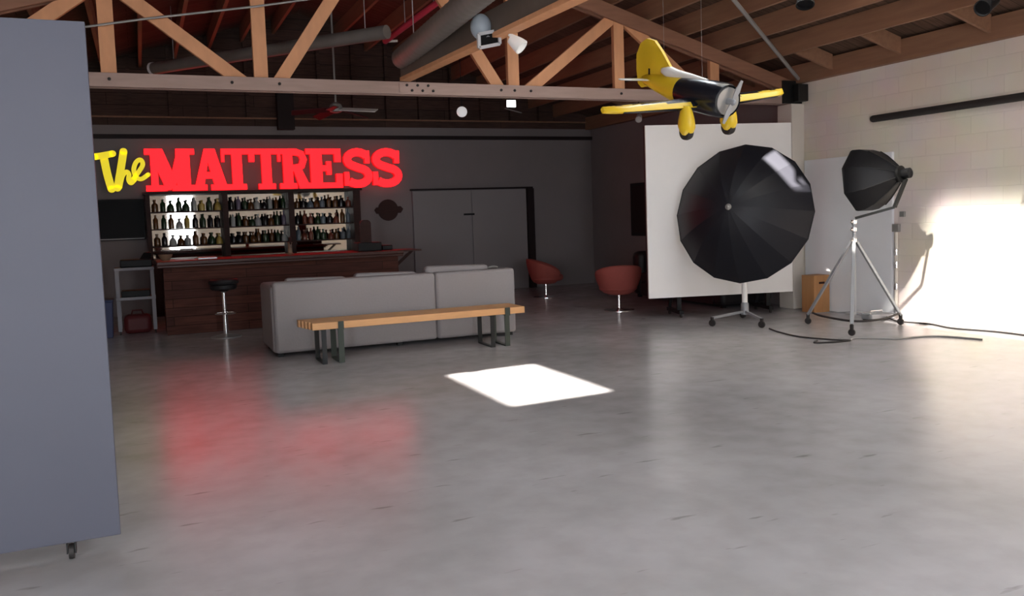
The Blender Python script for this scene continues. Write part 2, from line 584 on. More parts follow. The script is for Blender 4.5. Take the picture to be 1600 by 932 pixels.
# purlins along the roof, one object each; broken where a skylight passes
def purlin(x, y0, y1, w=0.05, h=0.262, name='ceiling_purlin', m=None):
    z0 = zc(x)+0.004
    return struct(MB().box(x-w/2, x+w/2, y0, y1, z0, z0+h).build(name, m or M_PURLIN))
px = [8.0 - 0.56*k for k in range(20)]
for x in px:
    if x < XL+.1 or abs(x-RIDGE_X) < 0.12:
        continue
    cuts = sorted([(s[2]-.03, s[3]+.03) for s in SKY if s[0]-.03 < x < s[1]+.03])
    y = YB
    for c0, c1 in cuts:
        purlin(x, y, c0)
        y = c1
    purlin(x, y, YF)
struct(MB().box(XR-.12, XR-.002, YB, 16, 3.245, 3.50).build('ceiling_ledger', M_PURLIN))
struct(MB().box(XL+.002, XL+.12, YB, 16, 3.245, 3.50).build('ceiling_ledger', M_PURLIN))
for y in (4.9, 6.65, 7.87, 9.0, 10.6, 12.2, 13.8):
    for xa, xb in ((8.03, XR-.12),):
        za, zb = zc(xa), zc(xb)
        struct(MB().hexa([(xa, y-.02, za+.05), (xb, y-.02, zb+.05), (xb, y+.02, zb+.05), (xa, y+.02, za+.05),
                          (xa, y-.02, za+.25), (xb, y-.02, zb+.25), (xb, y+.02, zb+.25), (xa, y+.02, za+.25)]).build('ceiling_blocking', M_PURLIN))
# skylight curbs
for i, s in enumerate(SKY):
    if i == SUN_GAP:
        continue
    a, b_, c, d = s
    z = lambda x: zc(x)+DECK
    cb = MB()
    def wall4(xa, ya, xb, yb, t=.025):
        cb.hexa([(xa, ya, z(xa)-.0), (xb, ya, z(xb)-.0), (xb, yb, z(xb)-.0), (xa, yb, z(xa)-.0),
                 (xa, ya, z(xa)+.16), (xb, ya, z(xb)+.16), (xb, yb, z(xb)+.16), (xa, yb, z(xa)+.16)])
    wall4(a-.03, c-.03, a, d+.03)
    wall4(b_, c-.03, b_+.03, d+.03)
    wall4(a, c-.03, b_, c)
    wall4(a, d, b_, d+.03)
    struct(cb.build('window_%d' % (i+2), M_WHITE))

# unseen pane added to the large skylight; edges fade to soften its sun patch
def fading_glass(sx1, sy1):
    m = bpy.data.materials.new('edge_fade_glazing')
    m.use_nodes = True
    nt = m.node_tree
    L = nt.links.new
    nt.nodes.remove(nt.nodes['Principled BSDF'])
    out = nt.nodes['Material Output']
    tr = nt.nodes.new('ShaderNodeBsdfTransparent')
    df = nt.nodes.new('ShaderNodeBsdfTranslucent')
    df.inputs[0].default_value = (0.35, 0.33, 0.30, 1)
    mx = nt.nodes.new('ShaderNodeMixShader')
    tc = nt.nodes.new('ShaderNodeTexCoord')
    sp = nt.nodes.new('ShaderNodeSeparateXYZ')
    L(tc.outputs['Object'], sp.inputs[0])
    def ramp(sock, a, b):
        r = nt.nodes.new('ShaderNodeMapRange')
        r.interpolation_type = 'SMOOTHERSTEP'
        r.inputs[1].default_value = a
        r.inputs[2].default_value = b
        r.inputs[3].default_value = 1
        r.inputs[4].default_value = 0
        L(sock, r.inputs[0])
        return r
    rx, ry = ramp(sp.outputs['X'], sx1-.75, sx1), ramp(sp.outputs['Y'], sy1-.75, sy1)
    mu = nt.nodes.new('ShaderNodeMath')
    mu.operation = 'MULTIPLY'
    L(rx.outputs[0], mu.inputs[0])
    L(ry.outputs[0], mu.inputs[1])
    tr.inputs[0].default_value = (0.30, 0.30, 0.30, 1)
    L(mu.outputs[0], mx.inputs[0])
    L(df.outputs[0], mx.inputs[1])
    L(tr.outputs[0], mx.inputs[2])
    L(mx.outputs[0], out.inputs['Surface'])
    return m
a, b_, c, d = SKY[1]
g = MB()
za, zb = zc(a)+DECK+.10, zc(b_)+DECK+.10
g.hexa([(a, c, za), (b_, c, zb), (b_, d, zb), (a, d, za), (a, c, za+.006), (b_, c, zb+.006), (b_, d, zb+.006), (a, d, za+.006)])
struct(g.build('window_3_pane', fading_glass(b_, d)))
tint = bpy.data.materials.new('sun_dimming_glazing')  # unseen panes, added to dim the sun through these skylights
tint.use_nodes = True
tint.node_tree.nodes.remove(tint.node_tree.nodes['Principled BSDF'])
tn = tint.node_tree.nodes.new('ShaderNodeBsdfTransparent')
tn.inputs[0].default_value = (0.30, 0.30, 0.30, 1)
tint.node_tree.links.new(tn.outputs[0], tint.node_tree.nodes['Material Output'].inputs['Surface'])
for i in (0, 3, 4):
    a, b_, c, d = SKY[i]
    g = MB()
    za, zb = zc(a)+DECK+.10, zc(b_)+DECK+.10
    vs = [g.bm.verts.new(p) for p in ((a, c, za), (b_, c, zb), (b_, d, zb), (a, d, za))]
    g.bm.faces.new(vs)
    struct(g.build('window_%d_pane' % (i+2), tint))

# pilaster under the truss heel, far wall joinery
struct(MB().box(8.62, XR, 9.66, 9.96, 0, 2.955).build('wall_right_pilaster', M_COLUMN, bevel=.01))
struct(MB().box(XL, XR, 15.93, YF, 3.03, 3.10).build('trim_far', M_DARKTRIM))
struct(MB().box(XL, XR, 15.95, YF, 3.385, 3.41).build('trim_gable', M_PURLIN))
for x in [-2.6+0.64*k for k in range(17)]:
    if abs(x-2.53) < 0.3:
        continue
    struct(MB().box(x-.03, x+.03, 15.90, YF, 3.41, zc(x)+.25).build('trim_gable_stud', M_GABLE))
struct(MB().box(2.38, 2.67, 15.8, YF, 3.19, 3.9).build('trim_gable_post', M_DARKTRIM))
d = struct(MB().box(4.86, 7.28, 15.955, YF, 0, 2.04).build('door_1', M_DOORPAINT))
dl = MB().box(4.86, 6.065, 15.935, 15.955, 0.01, 2.03).build('door_leaf', M_DOORPAINT, d, bevel=.004)
dr = MB().box(6.08, 7.27, 15.925, 15.955, 0.01, 2.03).build('door_leaf', M_DOORPAINT, d, bevel=.004)
MB().box(5.90, 6.12, 15.905, 15.935, 1.535, 1.57).build('door_latch', M_BLACK, d)
MB().box(4.83, 7.42, 15.90, YF, 2.04, 2.075).build('door_track', M_DARKTRIM, d)
MB().box(7.29, 7.43, 15.88, YF, 0, 2.04).build('door_jamb', M_DARKTRIM, d)

# ------------------------------------------------------------------ roof truss across the room
TY = 9.80
t = thing('timber_roof_truss', (RIDGE_X, TY, 2.955), 'timber roof truss spanning the room, orange fir posts and diagonals between weathered chords', 'roof truss')
for y in (TY-.058, TY+.058):
    MB().box(XL+.03, XR-.02, y-.022, y+.022, 2.957, 3.10).build('bottom_chord', M_CHORD, t, bevel=.004)
for sgn in (-1, 1):
    xe = XR-.03 if sgn > 0 else XL+.03
    for y in (TY-.058, TY+.058):
        z0, z1 = zc(xe)-.003, zc(RIDGE_X)-.003
        h = .20
        xm = RIDGE_X
        P = []
        for yy in (y-.022, y+.022):
            P += [(xe, yy, z0-h*.9), (xm, yy, z1-h), (xm, yy, z1), (xe, yy, z0)]
        q = [P[0], P[1], P[5], P[4], P[3], P[2], P[6], P[7]]
        MB().hexa(q).build('top_chord', M_TOPCHORD, t, bevel=.004)
node = [RIDGE_X-.02 + 1.515*k for k in range(-3, 4)]
for x in node:
    if abs(x-8.9) < .7 or abs(x-RIDGE_X) < .1:      # no king post at the ridge
        continue
    MB().box(x-.075, x+.075, TY-.034, TY+.034, 2.97, zc(x)-.05).build('post', M_FIR, t, bevel=.004)
# diagonals: even nodes meet at top, odd nodes meet at bottom
def diag(xt, xb):
    s = 1 if xt > xb else -1
    MB().bar((xb+s*.17, TY, 3.03), (xt-s*.10, TY, zc(xt)-.14), .062, .145, (0, 1, 0)).build('diagonal_brace', M_FIR, t, bevel=.004)
diag(node[2-1], node[2]); diag(node[3], node[2]); diag(node[3], node[4]); diag(node[5], node[4]); diag(node[5], node[6])
diag(node[1], node[0])
sp = MB().box(2.86, 3.32, TY-.092, TY-.08, 2.975, 3.09).build('splice_plate', M_CHORD, t)
for i in range(3):
    for x, z in ((2.95+i*.13, 3.06), (3.01+i*.13, 3.00)):
        MB().lathe([(.016, 0), (.016, .012), (.008, .016)], (x, TY-.092, z), (0, -1, 0), 8).build('bolt', M_RUBBER, sp)
for x in (-.2, 1.0, 1.5, 4.15, 4.33, 4.55, 5.85, 7.2):
    MB().lathe([(.017, 0), (.017, .01), (.008, .014)], (x, TY-.08, 3.035), (0, -1, 0), 8).build('bolt', M_RUBBER, t)
MB().box(8.50, 8.84, TY-.11, TY-.08, 2.96, 3.28).build('heel_plate', M_BLACKMETAL, t)
MB().box(8.66, 8.84, TY-.24, TY-.11, 2.98, 3.22).build('heel_bracket', M_BLACKMETAL, t, bevel=.01)

# ------------------------------------------------------------------ tall grey flat near the camera
t = thing('rolling_studio_flat', (-1.4, 4.27, 0), 'tall slate grey rolling flat standing nearest, on small black casters', 'studio flat')
MB().box(-2.62, -0.17, 4.235, 4.275, 0.10, 2.415).build('panel', M_FLATGREY, t, bevel=.003)
b = MB()
b.box(-2.62, -2.54, 4.275, 4.345, .10, 2.41).box(-.27, -.19, 4.275, 4.345, .10, 2.41)
b.box(-2.54, -.27, 4.275, 4.345, .10, .18).box(-2.54, -.27, 4.275, 4.345, 2.33, 2.41).box(-2.54, -.27, 4.275, 4.345, 1.2, 1.28)
b.build('back_frame', M_FLATGREY, t)
for x in (-.38, -2.4):
    for y in (4.31,):
        c = MB().box(x-.03, x+.03, y-.03, y+.03, .085, .10).box(x-.02, x-.014, y-.02, y+.02, .03, .09).box(x+.014, x+.02, y-.02, y+.02, .03, .09).build('caster', M_BLACKMETAL, t)
        MB().lathe([(.012, -.012), (.034, -.011), (.036, 0), (.034, .011), (.012, .012)], (x, y, .036), (1, 0, 0), 18).build('wheel', M_RUBBER, c, True)

# ------------------------------------------------------------------ sign
SY0, SY1 = 15.84, 15.96
t = thing('wall_letter_sign', (2.0, 15.9, 2.1), 'glowing wall sign, yellow script word and big red slab serif capitals over the bar', 'sign')
ZB, ZT = 2.125, 2.845
H = ZT-ZB
def lit_front(o):
    for f in o.data.polygons:
        f.material_index = 0 if f.normal.y < -.5 else 1
    return o
def letter(prims, x0, x1):
    """prims in unit square mapped to x0..x1, ZB..ZT"""
    b = MB()
    w = x1-x0
    for i, (kind, *a) in enumerate(prims):
        e = 0.0015*i
        if kind == 'p':
            b.prism([(x0+u*w, ZB+v*H) for u, v in a[0]], SY0+e, SY1)
        elif kind == 's':
            b.ribbon([(x0+u*w, ZB+v*H) for u, v in a[0]], [k*H for k in a[1]] if isinstance(a[1], list) else a[1]*H, SY0+e, SY1)
    return lit_front(b.build('letter', [M_SIGNRED, M_SIGNSIDE], t))
def rect(u0, u1, v0, v1):
    return ('p', [(u0, v0), (u1, v0), (u1, v1), (u0, v1)])
SER = .135
Mp = [rect(.0, .42, 0, SER), rect(.52, 1.0, 0, SER), rect(0, .28, 1-SER, 1), rect(.74, 1, 1-SER, 1),
      rect(.11, .25, 0, 1), rect(.62, .90, 0, 1),
      ('p', [(.06, 1), (.36, 1), (.60, .28), (.50, .02), (.40, .02)]), ('p', [(.66, 1), (.95, 1), (.56, .05), (.43, .05)])]
Ap = [rect(-.02, .40, 0, SER), rect(.50, 1.02, 0, SER), ('p', [(.36, 1), (.64, 1), (.95, 0), (.62, 0), (.44, .70)]),
      ('p', [(.36, 1), (.52, 1), (.30, 0), (.06, 0)]), rect(.22, .75, .28, .44)]
Tp = [rect(.22, .78, 0, SER), rect(.34, .66, 0, 1), rect(0.02, .98, 1-SER, 1), rect(0.02, .12, .68, 1), rect(.88, .98, .68, 1)]
ring = [(.30, .92), (.52, .92), (.70, .87), (.77, .73), (.70, .57), (.52, .52), (.30, .52)]
Rp = [rect(.0, .54, 0, SER), rect(.12, .42, 0, 1), rect(0, .4, 1-SER, 1), ('s', ring, .17),
      ('p', [(.42, .5), (.66, .55), (.98, 0), (.62, 0)]), rect(.66, 1.04, 0, SER*.9)]
Ep = [rect(0, .98, 0, SER), rect(.12, .44, 0, 1), rect(0, .95, 1-SER, 1), rect(.79, .97, .66, 1), rect(.82, 1.0, 0, .36), rect(.3, .66, .43, .58), rect(.56, .70, .34, .68)]
sc = []
for a in range(30, 261, 20):
    r = math.radians(a)
    sc.append((.5+.33*math.cos(r), .725+.185*math.sin(r)))
for a in range(80, -151, -20):
    r = math.radians(a)
    sc.append((.50+.36*math.cos(r), .295+.205*math.sin(r)))
Sp = [('s', sc, .205), rect(.74, .90, .62, .95), rect(.06, .22, .05, .40)]
for prims, x0, x1 in ((Mp, .13, .93), (Ap, .86, 1.50), (Tp, 1.36, 1.90), (Tp, 1.87, 2.40), (Rp, 2.36, 2.93), (Ep, 2.84, 3.50), (Sp, 3.50, 4.08), (Sp, 4.04, 4.66)):
    letter(prims, x0, x1)
def script(strokes):
    b = MB()
    for i, (pts, w) in enumerate(strokes):
        p = spline([(x, 0, z) for x, z in pts], 6)
        b.ribbon([(q.x, q.z) for q in p], w, SY0+.001*i, SY1, True)
    return lit_front(b.build('script_letter', [M_SIGNYEL, M_SIGNYSIDE], t))
# T, h, e of the script word, leaning and joined like handwriting
script([([(-.625, 2.715), (-.50, 2.735), (-.354, 2.765)], .11), ([(-.493, 2.72), (-.455, 2.423), (-.405, 2.175)], .125)])
script([([(-.315, 2.19), (-.25, 2.484), (-.185, 2.80)], .12), ([(-.28, 2.20), (-.23, 2.38), (-.165, 2.46), (-.125, 2.42), (-.135, 2.32), (-.10, 2.27), (-.04, 2.33)], .075)])
script([([(-.07, 2.33), (.03, 2.46), (.10, 2.58), (.07, 2.66), (.0, 2.62), (-.045, 2.50), (-.02, 2.38), (.06, 2.335), (.175, 2.41)], .075)])

# ------------------------------------------------------------------ back bar shelving
t = thing('back_bar_shelf', (1.9, 15.8, 0), 'dark wooden back bar with mirror and bottle shelves below the sign', 'bar shelf')
BX = [.10, 1.36, 2.50, 3.70]
b = MB()
for x, w in ((.10, .07), (1.33, .09), (2.45, .10), (3.62, .13)):
    MB().box(x, x+w, 15.60, 15.98, .95, 2.07).build('upright', M_DARKWOOD, t)
MB().box(.06, 3.79, 15.58, 15.98, 2.06, 2.10).build('top_rail', M_DARKWOOD, t)
MB().box(.17, 3.62, 15.965, 15.98, .95, 2.06).build('mirror', M_MIRROR, t)
SHZ = [1.77, 1.475, 1.18]
for z in SHZ:
    for x0, x1 in ((.17, 1.33), (1.42, 2.45), (2.55, 3.62)):
        MB().box(x0, x1, 15.66, 15.96, z-.02, z).build('shelf', M_DARKWOOD, t)
MB().box(.06, 3.79, 15.45, 15.98, .90, .95).build('counter', M_BARTOP, t, bevel=.005)
cb = MB().box(.10, 3.75, 15.50, 15.98, 0.0, .90).build('cabinet', M_DARKWOOD, t)
for k in range(4):
    MB().box(.16+k*.9, 1.0+k*.9, 15.485, 15.50, .08, .84).build('cabinet_door', M_DARKWOOD, t, bevel=.004)

# bottles: a few shapes, coloured glass, each its own thing
GL = {'dark green': (0.02, 0.05, 0.02), 'amber brown': (0.12, 0.045, 0.012), 'near black': (0.014, 0.012, 0.014),
      'pale clear': (0.45, 0.47, 0.46), 'yellow': (0.50, 0.36, 0.08), 'grey blue': (0.14, 0.18, 0.22), 'rust red': (0.20, 0.05, 0.03), 'violet grey': (0.16, 0.13, 0.2)}
BM = {k: mat('bottle_glass_'+k.replace(' ', '_'), v, 0.15, spec=0.6) for k, v in GL.items()}
SHAPES = [
    [(0, 0), (.036, 0), (.037, .01), (.037, .14), (.030, .17), (.014, .195), (.013, .24), (.016, .245), (.016, .26), (0, .26)],
    [(0, 0), (.044, 0), (.045, .01), (.045, .11), (.04, .135), (.016, .155), (.015, .19), (.02, .195), (.02, .215), (0, .215)],
    [(0, 0), (.033, 0), (.034, .01), (.034, .17), (.013, .21), (.013, .235), (.015, .24), (.015, .25), (0, .25)],
    [(0, 0), (.05, 0), (.052, .01), (.046, .09), (.03, .13), (.013, .15), (.013, .18), (.022, .185), (.02, .21), (0, .21)]]
PROTO = {}
ORD = ['first', 'second', 'third', 'fourth', 'fifth', 'sixth', 'seventh', 'eighth', 'ninth', 'tenth']
def bottle(shape, colr):
    k = (shape, colr)
    if k not in PROTO:
        o = MB().lathe(SHAPES[shape], n=14).build('liquor_bottle', BM[colr], None, True)
        PROTO[k] = o
        return o
    c = PROTO[k].copy()
    COL.objects.link(c)
    return c
pal = {0: ['dark green', 'pale clear', 'amber brown', 'near black', 'yellow'],
       1: ['violet grey', 'amber brown', 'pale clear', 'near black', 'dark green'],
       2: ['dark green', 'grey blue', 'rust red', 'near black', 'amber brown']}
for bay, (x0, x1, bn) in enumerate(((.17, 1.33, 'left'), (1.42, 2.45, 'middle'), (2.55, 3.62, 'right'))):
    for r, rn in enumerate(('top', 'middle', 'bottom')):
        n = 9
        for k in range(n):
            col_ = random.choice(pal[bay])
            o = bottle(random.randrange(4), col_)
            o.location = (x0+.075+(x1-x0-.15)*k/(n-1)+random.uniform(-.008, .008), 15.76+random.uniform(-.03, .05), SHZ[r]+.001)
            s = random.uniform(.80, 1.0)
            o.scale = (1.12, 1.12, s)
            tag(o, '%s bottle, %s from the left on the %s shelf of the %s mirror bay' % (col_, ORD[k], rn, bn), 'bottle', 'bottles on the back bar shelves')

# ------------------------------------------------------------------ wall television beside the shelves
t = thing('wall_television', (-.42, 15.97, 1.64), 'black flat television on the far wall left of the bottle shelves', 'television')
MB().box(-.95, .07, 15.86, 15.91, 1.31, 2.0).build('housing', M_BLACK, t, bevel=.008)
MB().box(-.93, .05, 15.855, 15.862, 1.36, 1.98).build('screen', M_SCREEN, t)
MB().box(-.93, .05, 15.852, 15.861, 1.325, 1.338).build('lower_trim', M_GREY, t)
MB().box(-.6, -.25, 15.91, 16.0, 1.5, 1.8).build('wall_mount', M_BLACKMETAL, t)

# wall emblem: round badge with a bar across
t = thing('wall_emblem', (4.39, 15.97, 1.68), 'dark round badge with a wide bar across on the far wall', 'wall emblem')
pts = []
for a in range(24):
    pts.append((4.375+.20*math.cos(a*PI/12), 1.685+.205*math.sin(a*PI/12)))
MB().prism(pts, 15.965, 16.0).build('disc', M_DARKWOOD, t)
MB().prism([(4.10, 1.69), (4.14, 1.74), (4.62, 1.755), (4.67, 1.70), (4.62, 1.625), (4.14, 1.62)], 15.955, 15.975).build('bar', M_DARKWOOD, t)

# ------------------------------------------------------------------ bar counter
t = thing('bar_counter', (2, 13.05, 0), 'long bar counter faced in reddish brown planks behind the grey sofa', 'bar')
b = MB().box(.25, 3.60, 12.70, 12.76, .0, .96)
b.box(.25, .31, 12.76, 13.45, 0, .96).box(3.54, 3.60, 12.76, 13.45, 0, .96).box(.31, 3.54, 13.39, 13.45, 0, .96)
b.build('front', M_BARPLANK, t)
MB().box(.17, 3.66, 12.58, 13.55, .98, 1.03).build('top', M_BARTOP, t, bevel=.008)
MB().box(.17, 3.66, 12.60, 12.68, .94, .98).build('arm_rail', M_BARTOP, t, bevel=.01)
MB().box(.22, 3.63, 12.66, 13.5, .955, .982).build('underframe', M_DARKWOOD, t)
MB().box(3.60, 4.00, 12.75, 13.35, 1.0, 1.025).build('flap', M_BARTOP, t, bevel=.006)
MB().bar((3.6, 13.05, .72), (3.93, 13.05, 1.0), .04, .04).build('flap_bracket', M_DARKWOOD, t)

# things standing on the bar
t = thing('cash_register', (3.3, 13.1, 1.03), 'dark cash register with upright rounded screen on the right end of the bar', 'cash register')
MB().box(3.05, 3.42, 12.95, 13.30, 1.03, 1.16).build('drawer_base', M_BLACK, t, bevel=.01)
b = MB()
b.prism([(3.13, 1.14), (3.30, 1.14), (3.30, 1.46), (3.285, 1.49), (3.25, 1.51), (3.18, 1.51), (3.145, 1.49), (3.13, 1.46)], 13.10, 13.16)
b.build('screen', M_DARKWOOD, t)
t = tag(MB().box(3.44, 3.60, 12.98, 13.25, 1.03, 1.105).build('receipt_printer', M_BLACK, None, bevel=.012), 'small low black box printer right of the cash register', 'printer')
tag(MB().lathe([(0, .0), (.05, 0), (.085, .05), (.10, .085), (.092, .085), (.07, .04), (0, .015)], (.30, 13.15, 1.03)).build('wooden_bowl', M_TAN, None, True), 'brown wooden bowl at the left end of the bar', 'bowl')
tag(MB().box(.42, .68, 13.0, 13.2, 1.03, 1.042).build('paper_stack', M_PAPER, None), 'white paper stack lying on the bar beside the wooden bowl', 'paper')
t = tag(MB().box(.72, .98, 12.85, 13.1, 1.03, 1.055).build('steel_tray', M_STEEL, None, bevel=.008), 'pale steel tray lying on the bar right of the paper stack', 'tray')
t = thing('beer_tap', (2.05, 13.15, 1.03), 'short brown tap column standing mid bar counter', 'beer tap')
MB().lathe([(.06, 0), (.06, .01), (.035, .02), (.03, .16), (.04, .18), (0, .185)], (2.05, 13.15, 1.03)).build('column', M_TAN, t, True)
MB().tube([(2.05, 13.12, 1.17), (2.05, 13.05, 1.17), (2.05, 13.04, 1.13)], .01).build('spout', M_CHROME, t, True)
MB().lathe([(.008, 0), (.014, .02), (.018, .10), (0, .11)], (2.05, 13.08, 1.18)).build('handle', M_DARKWOOD, t, True)

# ------------------------------------------------------------------ bar stool
t = thing('bar_stool', (.97, 12.0, 0), 'black swivel bar stool on chrome post in front of the bar planks', 'bar stool')
MB().lathe([(0, .64), (.15, .64), (.17, .66), (.175, .70), (.16, .72), (0, .725)], (.97, 12.0, 0), n=28).build('seat', M_LEATHER, t, True)
pts = [(.97+.17*math.cos(a), 12.0+.17*math.sin(a), .75) for a in [math.radians(x) for x in range(200, 341, 10)]]
b = MB()
for p in (pts,):
    b.tube(p, .04, 8)
b.build('low_backrest', M_LEATHER, t, True)
MB().lathe([(.055, .63), (.06, .62), (.028, .60), (.028, .36), (.036, .355), (.036, .04)], (.97, 12.0, 0), n=16).build('post', M_CHROME, t, True)
b = MB().tube([(.97+.13*math.cos(a*PI/10), 11.92+.10*math.sin(a*PI/10), .33) for a in range(21)], .012, 8)
b.bar((.97, 12.0, .33), (.97, 11.83, .33), .02, .02)
b.build('footrest', M_CHROME, t, True)
MB().lathe([(0, 0), (.20, 0), (.20, .012), (.10, .03), (.04, .05), (0, .05)], (.97, 12.0, 0), n=28).build('base', M_GREY, t, True)

# ------------------------------------------------------------------ cart left of the bar with its load
t = thing('utility_cart', (-.11, 13.35, 0), 'pale grey two shelf utility cart left of the bar', 'cart')
for x in (-.35, .11):
    for y in (13.2, 13.55):
        MB().box(x-.025, x+.025, y-.02, y+.02, .05, .95).build('leg', M_GREYFRAME, t)
        MB().lathe([(.01, -.01), (.025, -.01), (.025, .01), (.01, .01)], (x, y, .025), (1, 0, 0), 14).build('wheel', M_RUBBER, t, True)
for z in (.95, .53):
    MB().box(-.38, .14, 13.17, 13.58, z-.04, z).build('shelf', M_GREYFRAME, t, bevel=.004)
t = thing('printer', (-.1, 13.37, .95), 'black office printer on top of the grey cart', 'printer')
b = MB().box(-.30, .12, 13.22, 13.55, .951, 1.06).build('body', M_BLACK, t, bevel=.015)
MB().hexa([(-.05, 13.3, 1.05), (.12, 13.3, 1.05), (.12, 13.52, 1.05), (-.05, 13.52, 1.05), (.02, 13.38, 1.15), (.12, 13.38, 1.15), (.12, 13.5, 1.15), (.02, 13.5, 1.15)]).build('paper_feed', M_BLACK, t, bevel=.008)
t = tag(MB().box(-.31, .07, 13.23, 13.52, .531, .62).build('storage_tray', M_BLACK, None, bevel=.01), 'flat black tray on the lower shelf of the grey cart', 'tray')
t = thing('duffel_bag', (-.12, 13.34, 0), 'dark red duffel bag on the floor beneath the grey cart', 'bag')
b = MB()
b.box(-.30, .06, 13.22, 13.48, 0.002, .27)
b.build('body', M_REDBAG, t, True, bevel=.06)
MB().tube([(-.2, 13.33, .255), (-.18, 13.32, .33), (-.06, 13.32, .33), (-.04, 13.33, .255)], .012, 8).build('handle', M_REDBAG, t, True)
t = thing('waste_bin', (-.56, 13.1, 0), 'navy blue bin on the floor between cart and grey flat', 'bin')
b = MB().hexa([(-.68, 12.95, 0), (-.44, 12.95, 0), (-.44, 13.25, 0), (-.68, 13.25, 0), (-.70, 12.92, .5), (-.42, 12.92, .5), (-.42, 13.28, .5), (-.70, 13.28, .5)])
b.build('tub', M_BLUE, t, bevel=.01)
MB().box(-.71, -.41, 12.91, 13.29, .50, .53).build('lid', M_BLUE, t, bevel=.01)

# ------------------------------------------------------------------ sofa seen from behind
t = thing('grey_sofa', (2.77, 10.15, 0), 'long light grey fabric sofa seen from behind, behind the wooden bench', 'sofa')
MB().box(1.30, 3.20, 9.70, 9.92, .045, .845).build('backrest', M_SOFA, t, True, bevel=.035)
MB().box(3.203, 4.24, 9.70, 9.92, .045, .845).build('backrest', M_SOFA, t, True, bevel=.035)
MB().box(1.28, 1.50, 9.74, 10.66, .045, .80).build('arm', M_SOFA, t, True, bevel=.04)
MB().box(4.04, 4.25, 9.74, 10.66, .045, .80).build('arm', M_SOFA, t, True, bevel=.04)
MB().box(1.48, 4.06, 9.9, 10.64, .045, .30).build('seat_base', M_SOFA, t, bevel=.02)
for k in range(3):
    x0 = 1.51+k*.845
    MB().box(x0, x0+.835, 10.06, 10.66, .30, .46).build('seat_cushion', M_SOFA, t, True, bevel=.04)
for x0, x1, z in ((1.45, 2.2, .875), (2.25, 3.05, .885), (3.12, 3.98, .92)):
    b = MB().hexa([(x0, 9.90, .46), (x1, 9.90, .46), (x1, 10.14, .46), (x0, 10.14, .46), (x0+.02, 9.86, z), (x1-.02, 9.86, z-.02), (x1-.02, 10.02, z-.02), (x0+.02, 10.02, z)])
    b.build('back_cushion', M_SOFA, t, True, bevel=.045)
for x in (1.36, 2.75, 4.18):
    for y in (9.80, 10.56):
        MB().box(x-.03, x+.03, y-.03, y+.03, 0, .05).build('foot', M_BLACK, t)
tag(MB().tube(spline([(3.94, 9.83, .862), (3.98, 9.80, .875), (4.03, 9.82, .87), (4.06, 9.85, .862), (4.01, 9.87, .87), (3.96, 9.86, .862)], 5), .012, 8).build('strap', M_GREY, None, True), 'small grey curled strap resting on the sofa back, right end', 'strap')

# ------------------------------------------------------------------ wooden bench
t = thing('wooden_bench', (2.75, 9.2, 0), 'honey oak slab bench on dark iron leg frames in front of the sofa', 'bench')
BT = .445
for k in range(5):
    y0 = 8.95+k*.095
    MB().box(1.58-.02*k, 4.02, y0, y0+.091, BT-.075, BT).build('seat_board', M_BENCH, t, bevel=.004)
for x in (1.88, 3.80):
    b = MB()
    for y in (8.97, 9.38):
        b.bar((x, y, 0.0), (x, y, BT-.075), .06, .012, (1, 0, 0))
    b.bar((x, 8.965, .006), (x, 9.385, .006), .06, .012, (1, 0, 0))
    b.bar((x, 8.965, BT-.081), (x, 9.385, BT-.081), .06, .012, (1, 0, 0))
    b.box(x-.03, x+.03, 8.936, 8.948, BT-.09, BT+.002)
    b.build('leg_frame', M_GREENMETAL, t)
for x in (1.70, 3.62):
    b = MB()
    for y in (8.97, 9.38):
        b.bar((x, y, 0.0), (x, y, BT-.075), .05, .012, (1, 0, 0))
    b.bar((x, 8.965, .006), (x, 9.385, .006), .05, .012, (1, 0, 0))
    b.bar((x, 8.965, BT-.081), (x, 9.385, BT-.081), .05, .012, (1, 0, 0))
    b.build('leg_frame', M_BLACKMETAL, t)

# ------------------------------------------------------------------ red swivel chairs
def tub_chair(loc, rot, label):
    t = thing('swivel_tub_chair', (0, 0, 0), label, 'armchair', 'red swivel chairs')
    # shell: back tall (at -x), opening at +x
    b = MB()
    n, m_ = 28, 7
    grid = []
    for i in range(n+1):
        a = -PI*0.80 + 1.60*PI*i/n            # 0 = back
        row = []
        top = .45 + .26*max(0, math.cos(a*0.62))**0.8
        for j in range(m_+1):
            v = j/m_
            rad = .19 + .13*math.sin(v*PI/2)**.8
            z = .27 + (top-.27)*v
            row.append(b.bm.verts.new((-rad*math.cos(a)*1.02, rad*math.sin(a)*1.05, z)))
        grid.append(row)
    for i in range(n):
        for j in range(m_):
            b.bm.faces.new((grid[i][j], grid[i+1][j], grid[i+1][j+1], grid[i][j+1]))
    o = b.build('shell', M_RED, t, True, angle=80)
    md = o.modifiers.new('thick', 'SOLIDIFY'); md.thickness = .045; md.offset = 0
    md = o.modifiers.new('soft', 'SUBSURF'); md.levels = 1; md.render_levels = 1
    MB().lathe([(0, .25), (.17, .25), (.21, .28), (.215, .30), (0, .31)], n=28).build('shell_base', M_RED, t, True)
    MB().lathe([(0, .30), (.26, .30), (.29, .33), (.29, .38), (.26, .41), (0, .42)], (.03, 0, 0), n=28).build('seat_cushion', M_RED, t, True)
    MB().lathe([(.03, .02), (.026, .06), (.026, .25)], n=14).build('post', M_CHROME, t, True)
    MB().lathe([(0, 0), (.235, 0), (.235, .008), (.06, .02), (.03, .04), (0, .04)], n=32).build('base', M_CHROME, t, True)
    t.location = loc
    t.rotation_euler = (0, 0, rot)
    return t
tub_chair((6.62, 11.22, 0), math.radians(72), 'coral red swivel tub chair seen from behind beside the white flat')
tub_chair((6.68, 13.9, 0), math.radians(-25), 'dim red swivel tub chair in profile beside the double door')

